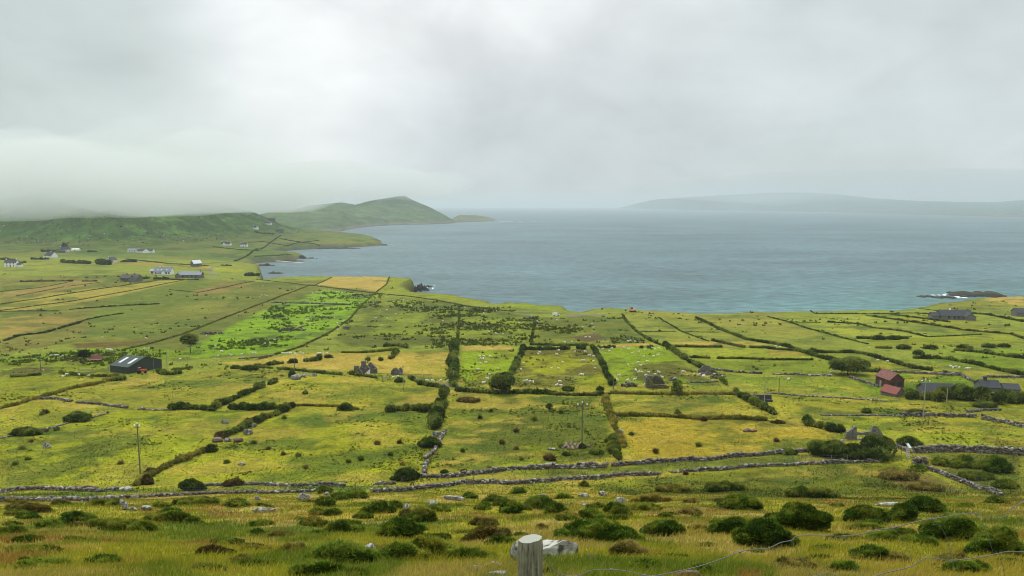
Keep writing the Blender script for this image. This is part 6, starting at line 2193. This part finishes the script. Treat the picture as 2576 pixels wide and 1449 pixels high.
grass('long_grass', 'long seeding grass on the foreground slope', 150000, 11, 36, .16, .20, .012, .035, 3, straw=.2, gain=1.4)
grass('long_grass', 'rough pasture grass on the steep slope above the track', 120000, 36, 112, .20, .18, .035, .10, 4, straw=.2, gain=1.35)
grass('meadow_grass', 'uneven grass and rushes of the near meadows', 105000, 98, 300, .20, .10, .14, .40, 6, straw=.12, gain=1.12)


def rushes(name, label, n, ya, yb, seed, size, thr, sc, colr, ex=None):
    """clumps of rushes and low scrub, thick in some hollows and thin elsewhere"""
    g = np.random.default_rng(seed)
    y = np.exp(g.uniform(math.log(ya), math.log(yb), n * 6))
    x = g.uniform(-.9, .9, n * 6) * (y + 3)
    d = .65 * fbm(x / sc, y / sc, 4, seed) + .35 * fbm(x / (sc / 5), y / (sc / 5), 3, seed + 1)
    pr = np.clip((d - thr) / .10, .012, 1)
    if ex:
        wgt = np.full(len(x), .07)
        for poly in ex:
            wgt[inside(x, y, world_poly(poly))] = 1
        pr = pr * wgt
    keep = g.uniform(size=len(x)) < pr
    x, y = x[keep][:n], y[keep][:n]
    z, sd, hd = ground_h(x, y, True)
    c = land_col(x, y, z, sd, hd)
    ok = (sd > 6) & (hd < 5) & (c[:, 0] < c[:, 1] * 1.12)
    x, y, z, c = x[ok], y[ok], z[ok], c[ok]
    n = len(x)
    sz = size * g.uniform(.5, 1.5, n) * (y / 300) ** .6
    V, C = [], []
    for k in range(5):
        a = g.uniform(0, 6.283, n)
        w, h = sz * g.uniform(.35, .6, n), sz * g.uniform(.5, 1.0, n)
        ox, oy = g.normal(size=n) * sz * .35, g.normal(size=n) * sz * .35
        dx, dy = np.cos(a) * w, np.sin(a) * w
        V.append(np.stack([np.stack([x + ox - dx, y + oy - dy, z - .05], 1), np.stack([x + ox + dx, y + oy + dy, z - .05], 1), np.stack([x + ox * 1.6, y + oy * 1.6, z + h], 1)], 1))
        C.append(np.repeat((c * .45 + lin(colr) * KB * .55 * .8)[:, None] * g.uniform(.7, 1.2, (n, 1, 1)), 3, 1))
    V, C = np.concatenate(V).reshape(-1, 3), np.concatenate(C).reshape(-1, 3)
    tag(mesh_np(name, V, np.arange(len(V)).reshape(-1, 3), M['grass'], C), label, kind='stuff')


rushes('rushes', 'dark rushes and low scrub speckling the pastures', 9000, 235, 640, 41, .85, .50, 30, (84, 100, 38), ex=[[(480, 905), (690, 770), (830, 732), (990, 740), (1240, 770), (1360, 800), (1350, 868), (880, 885), (690, 905)], [(1365, 800), (1560, 795), (1620, 862), (1340, 868)], [(0, 905), (300, 870), (480, 890), (480, 950), (0, 955)]])
rushes('rushes', 'thin rushes speckling the near meadows', 7000, 106, 240, 43, .42, .54, 16, (92, 102, 40))


def hill_rocks():
    g = np.random.default_rng(8)
    n = 9000
    x, y = g.uniform(-1700, -480, n), g.uniform(1080, 1900, n)
    z, sd, hd = ground_h(x, y, True)
    d = fbm(x / 60, y / 60, 4, 51)
    k = (hd > 4) & (hd < 330) & (g.uniform(size=n) < np.clip((d - .42) / .25, .03, 1))
    x, y, z = x[k][:2200], y[k][:2200], z[k][:2200]
    V, F_, c = stones(np.stack([x, y, z + .3], 1), g.uniform(.8, 3.0, (len(x), 3)) * np.array([1.2, 1, .6]), g.uniform(0, 6, len(x)), g)
    tag(mesh_np('hillside_stones', V, F_, M['stone'], c), 'grey stones strewn over the mountain side', kind='stuff')


hill_rocks()


# ------------------------------------------------------------------ air, cloud, light, camera
def volume_mat(name, dens, col, aniso=.3):
    m = bpy.data.materials.new(name)
    m.use_nodes = True
    t = m.node_tree
    t.nodes.remove(t.nodes['Principled BSDF'])
    v = t.nodes.new('ShaderNodeVolumePrincipled')
    v.inputs['Color'].default_value = (*col, 1)
    v.inputs['Density'].default_value = dens
    v.inputs['Anisotropy'].default_value = aniso
    t.links.new(v.outputs[0], t.nodes['Material Output'].inputs['Volume'])
    m.cycles.homogeneous_volume = True
    return m


def box_mesh(name, a, b, mat):
    V = [(x, y, z) for z in (a[2], b[2]) for y in (a[1], b[1]) for x in (a[0], b[0])]
    f = np.array([(0, 2, 3, 1), (4, 5, 7, 6), (0, 1, 5, 4), (2, 6, 7, 3), (0, 4, 6, 2), (1, 3, 7, 5)])
    return mesh_np(name, V, f, mat)


hz = box_mesh('haze', (-48000, -2000, -101), (48000, 27000, 160), volume_mat('sea_air', .000105, (.64, .71, .75)))
tag(hz, 'thin grey sea haze over the whole bay', kind='stuff')


def low_cloud(name, label, x0, x1, ya, yb, za, zb, top, dens, nx=70, ny=46, amp=16, sc=160, fade_l=0, fade_r=.25, seed=5, floor=-1e9):
    """cloud lying on the hills: its underside climbs towards the viewer, lumpy, with a raised back"""
    n = nx * ny
    u, v = np.meshgrid(np.linspace(0, 1, nx), np.linspace(0, 1, ny))
    x, y = x0 + (x1 - x0) * u, ya + (yb - ya) * v
    e = np.minimum(1, (1 - u) / max(fade_r, 1e-3)) * (np.minimum(1, u / fade_l) if fade_l else 1)
    e = e * e * (3 - 2 * e)
    lo = za + (zb - za) * v ** .8 + amp * 2 * (fbm(x / sc, y / sc, 4, seed) - .5)
    lo = np.maximum(lo, floor + 26 * (fbm(x / 130, y / 200, 4, seed + 8) - .5) + .02 * (x + 1100)) + (1 - e) * 110
    th = np.maximum(.02, top * np.minimum(1, v / .2) * e * (.7 + .6 * fbm(x / sc * 1.4, y / sc * 1.4, 3, seed + 4)))
    V = np.concatenate([np.stack([x, y, lo], -1).reshape(-1, 3), np.stack([x, y, lo + th], -1).reshape(-1, 3)])
    F_ = []
    for j in range(ny - 1):
        for i in range(nx - 1):
            a = j * nx + i
            F_.append((a, a + nx, a + nx + 1, a + 1))
            F_.append((n + a, n + a + 1, n + a + nx + 1, n + a + nx))
    for i in range(nx - 1):
        F_.append((i, i + 1, n + i + 1, n + i))
        b = (ny - 1) * nx + i
        F_.append((b + 1, b, n + b, n + b + 1))
    for j in range(ny - 1):
        a = j * nx
        F_.append((a + nx, a, n + a, n + a + nx))
        b = a + nx - 1
        F_.append((b, b + nx, n + b + nx, n + b))
    o = mesh_np(name, V, np.array(F_), volume_mat(name + '_vapour', dens, (.79, .82, .818), .5))
    return tag(o, label, kind='stuff')


low_cloud('low_cloud', 'pale cloud lying on the mountain and swallowing its top', -2600, -330, 900, 2100, 75, -188, 110, .0066, amp=26, floor=-31, fade_r=.13)


def puff(label, cen, rad, dens, seed, col=(.80, .83, .83), rag=.9):
    """a rounded, ragged cloud"""
    v, f = ico(5)
    nz = fbm(v[:, 0] * 2.2 + seed, v[:, 1] * 2.2 + v[:, 2] * 2.6, 5, seed)
    v = v * (1 + rag * (nz - .5))[:, None] * np.array(rad) + np.array(cen)
    o = mesh_np('low_cloud', v, f, volume_mat('fog_puff_vapour', dens, col, .5))
    return tag(o, label, kind='stuff')


puff('ragged cloud cap clinging to the peak of the headland', (-790, 3620, 104), (500, 330, 92), .0030, 9)
puff('grey cloud hiding the tops of the far mountains', (6600, 10500, 240), (4600, 1500, 300), .00042, 15, (.66, .70, .72), .35)

sun_el, sun_az = R(58), R(-22)     # azimuth from straight ahead, clockwise
W = bpy.data.worlds.new('World')
S.world = W
W.use_nodes = True
t = W.node_tree
bg = t.nodes['Background']


def wn(kind, **kw):
    n = t.nodes.new(kind)
    for k, v in kw.items():
        setattr(n, k, v)
    return n


def wmath(op, a, b, clamp=False):
    n = wn('ShaderNodeMath', operation=op, use_clamp=clamp)
    for i, x in enumerate((a, b)):
        if isinstance(x, (int, float)):
            n.inputs[i].default_value = x
        else:
            t.links.new(x, n.inputs[i])
    return n.outputs[0]


def wmr(v, a, b, c, d, smooth=True):
    n = wn('ShaderNodeMapRange', interpolation_type='SMOOTHSTEP' if smooth else 'LINEAR')
    t.links.new(v, n.inputs[0])
    for i, x in enumerate((a, b, c, d)):
        n.inputs[i + 1].default_value = x
    return n.outputs[0]


def wmix(f, a, b, mode='MIX'):
    n = wn('ShaderNodeMix', data_type='RGBA', blend_type=mode)
    for i, x in ((0, f), (6, a), (7, b)):
        if isinstance(x, (int, float)):
            n.inputs[i].default_value = x
        elif isinstance(x, tuple):
            n.inputs[i].default_value = (*x, 1)
        else:
            t.links.new(x, n.inputs[i])
    return n.outputs[2]


sky = wn('ShaderNodeTexSky', sky_type='NISHITA')
sky.sun_disc = False
sky.sun_elevation = sun_el
sky.sun_rotation = sun_az
skys = wmix(1.0, sky.outputs[0], (.08, .08, .08), 'MULTIPLY')
tc = wn('ShaderNodeTexCoord').outputs['Generated']
sep = wn('ShaderNodeSeparateXYZ')
t.links.new(tc, sep.inputs[0])
X_, Y_, Z_ = sep.outputs


def wdir(dx, dy):
    a, s = ray(dx, dy)
    return Vector((float(a), 1, float(s))).normalized()


def wdot(dx, dy):
    n = wn('ShaderNodeVectorMath', operation='DOT_PRODUCT')
    t.links.new(tc, n.inputs[0])
    n.inputs[1].default_value = wdir(dx, dy)
    return n.outputs['Value']


def wnoise(scale, detail, rough, sz, off=(0, 0, 0), dist=0):
    mp = wn('ShaderNodeMapping')
    mp.inputs['Scale'].default_value = (1, 1, sz)
    mp.inputs['Location'].default_value = off
    t.links.new(tc, mp.inputs[0])
    n = wn('ShaderNodeTexNoise')
    n.inputs['Scale'].default_value = scale
    n.inputs['Detail'].default_value = detail
    n.inputs['Roughness'].default_value = rough
    n.inputs['Distortion'].default_value = dist
    t.links.new(mp.outputs[0], n.inputs['Vector'])
    return n.outputs['Fac']


big = wnoise(2.6, 4, .5, 1.7, (.3, 0, .4), .4)
mid = wnoise(7.0, 6, .55, 1.7, (1.3, .2, .7), .3)
cloud = wmix(wmr(X_, -.05, .62, 0, 1), (.64, .69, .685), (.56, .61, .62))
cloud = wmix(wmr(wdot(1000, 250), math.cos(R(30)), 1, 0, 1), cloud, (.765, .785, .79))
cloud = wmix(wmr(wdot(300, 470), math.cos(R(13)), 1, 0, .6), cloud, (.60, .66, .645))
cloud = wmix(wmr(wdot(1180, 480), math.cos(R(13)), 1, 0, .6), cloud, (.46, .515, .54))
cloud = wmix(wmr(wdot(1560, 490), math.cos(R(16)), 1, 0, .6), cloud, (.47, .525, .55))
cloud = wmix(wmr(wdot(2300, 480), math.cos(R(13)), 1, 0, .6), cloud, (.53, .585, .595))
cloud = wmix(wmr(wdot(40, 120), math.cos(R(15)), 1, 0, .75), cloud, (.44, .51, .495))
v = wmath('ADD', wmr(big, .3, .7, .90, 1.12), wmr(mid, .3, .7, -.055, .055))
zen = wmr(Z_, .26, .9, 1.0, 2.7)
v = wmath('MULTIPLY', v, zen)
vm = wn('ShaderNodeVectorMath', operation='SCALE')
t.links.new(cloud, vm.inputs[0])
t.links.new(v, vm.inputs['Scale'])
fin = wmix(.94, skys, vm.outputs[0])
t.links.new(fin, bg.inputs['Color'])
bg.inputs['Strength'].default_value = 1.0

L = bpy.data.lights.new('sun', 'SUN')
L.energy = 2.1
L.angle = R(12)
L.color = (1, .95, .86)
lo = bpy.data.objects.new('sun', L)
COL.objects.link(lo)
d = Vector((math.sin(sun_az) * math.cos(sun_el), math.cos(sun_az) * math.cos(sun_el), math.sin(sun_el)))
lo.rotation_euler = d.to_track_quat('Z', 'Y').to_euler()

cam = bpy.data.cameras.new('camera')
cam.sensor_width = 36
cam.lens = F / 2576 * 36
cam.clip_start, cam.clip_end = .1, 60000
co = bpy.data.objects.new('camera', cam)
COL.objects.link(co)
co.rotation_euler = (math.pi / 2 - P, 0, 0)
S.camera = co
S.view_settings.view_transform = 'Standard'
S.view_settings.look = 'None'
S.view_settings.exposure = 0.20
S.view_settings.gamma = 1
S.cycles.use_denoising = True
S.cycles.filter_width = 1.0
S.cycles.max_bounces = 8
S.cycles.diffuse_bounces = 2
S.cycles.glossy_bounces = 2
S.cycles.volume_bounces = 3
S.cycles.volume_max_steps = 128
S.cycles.sample_clamp_indirect = 4
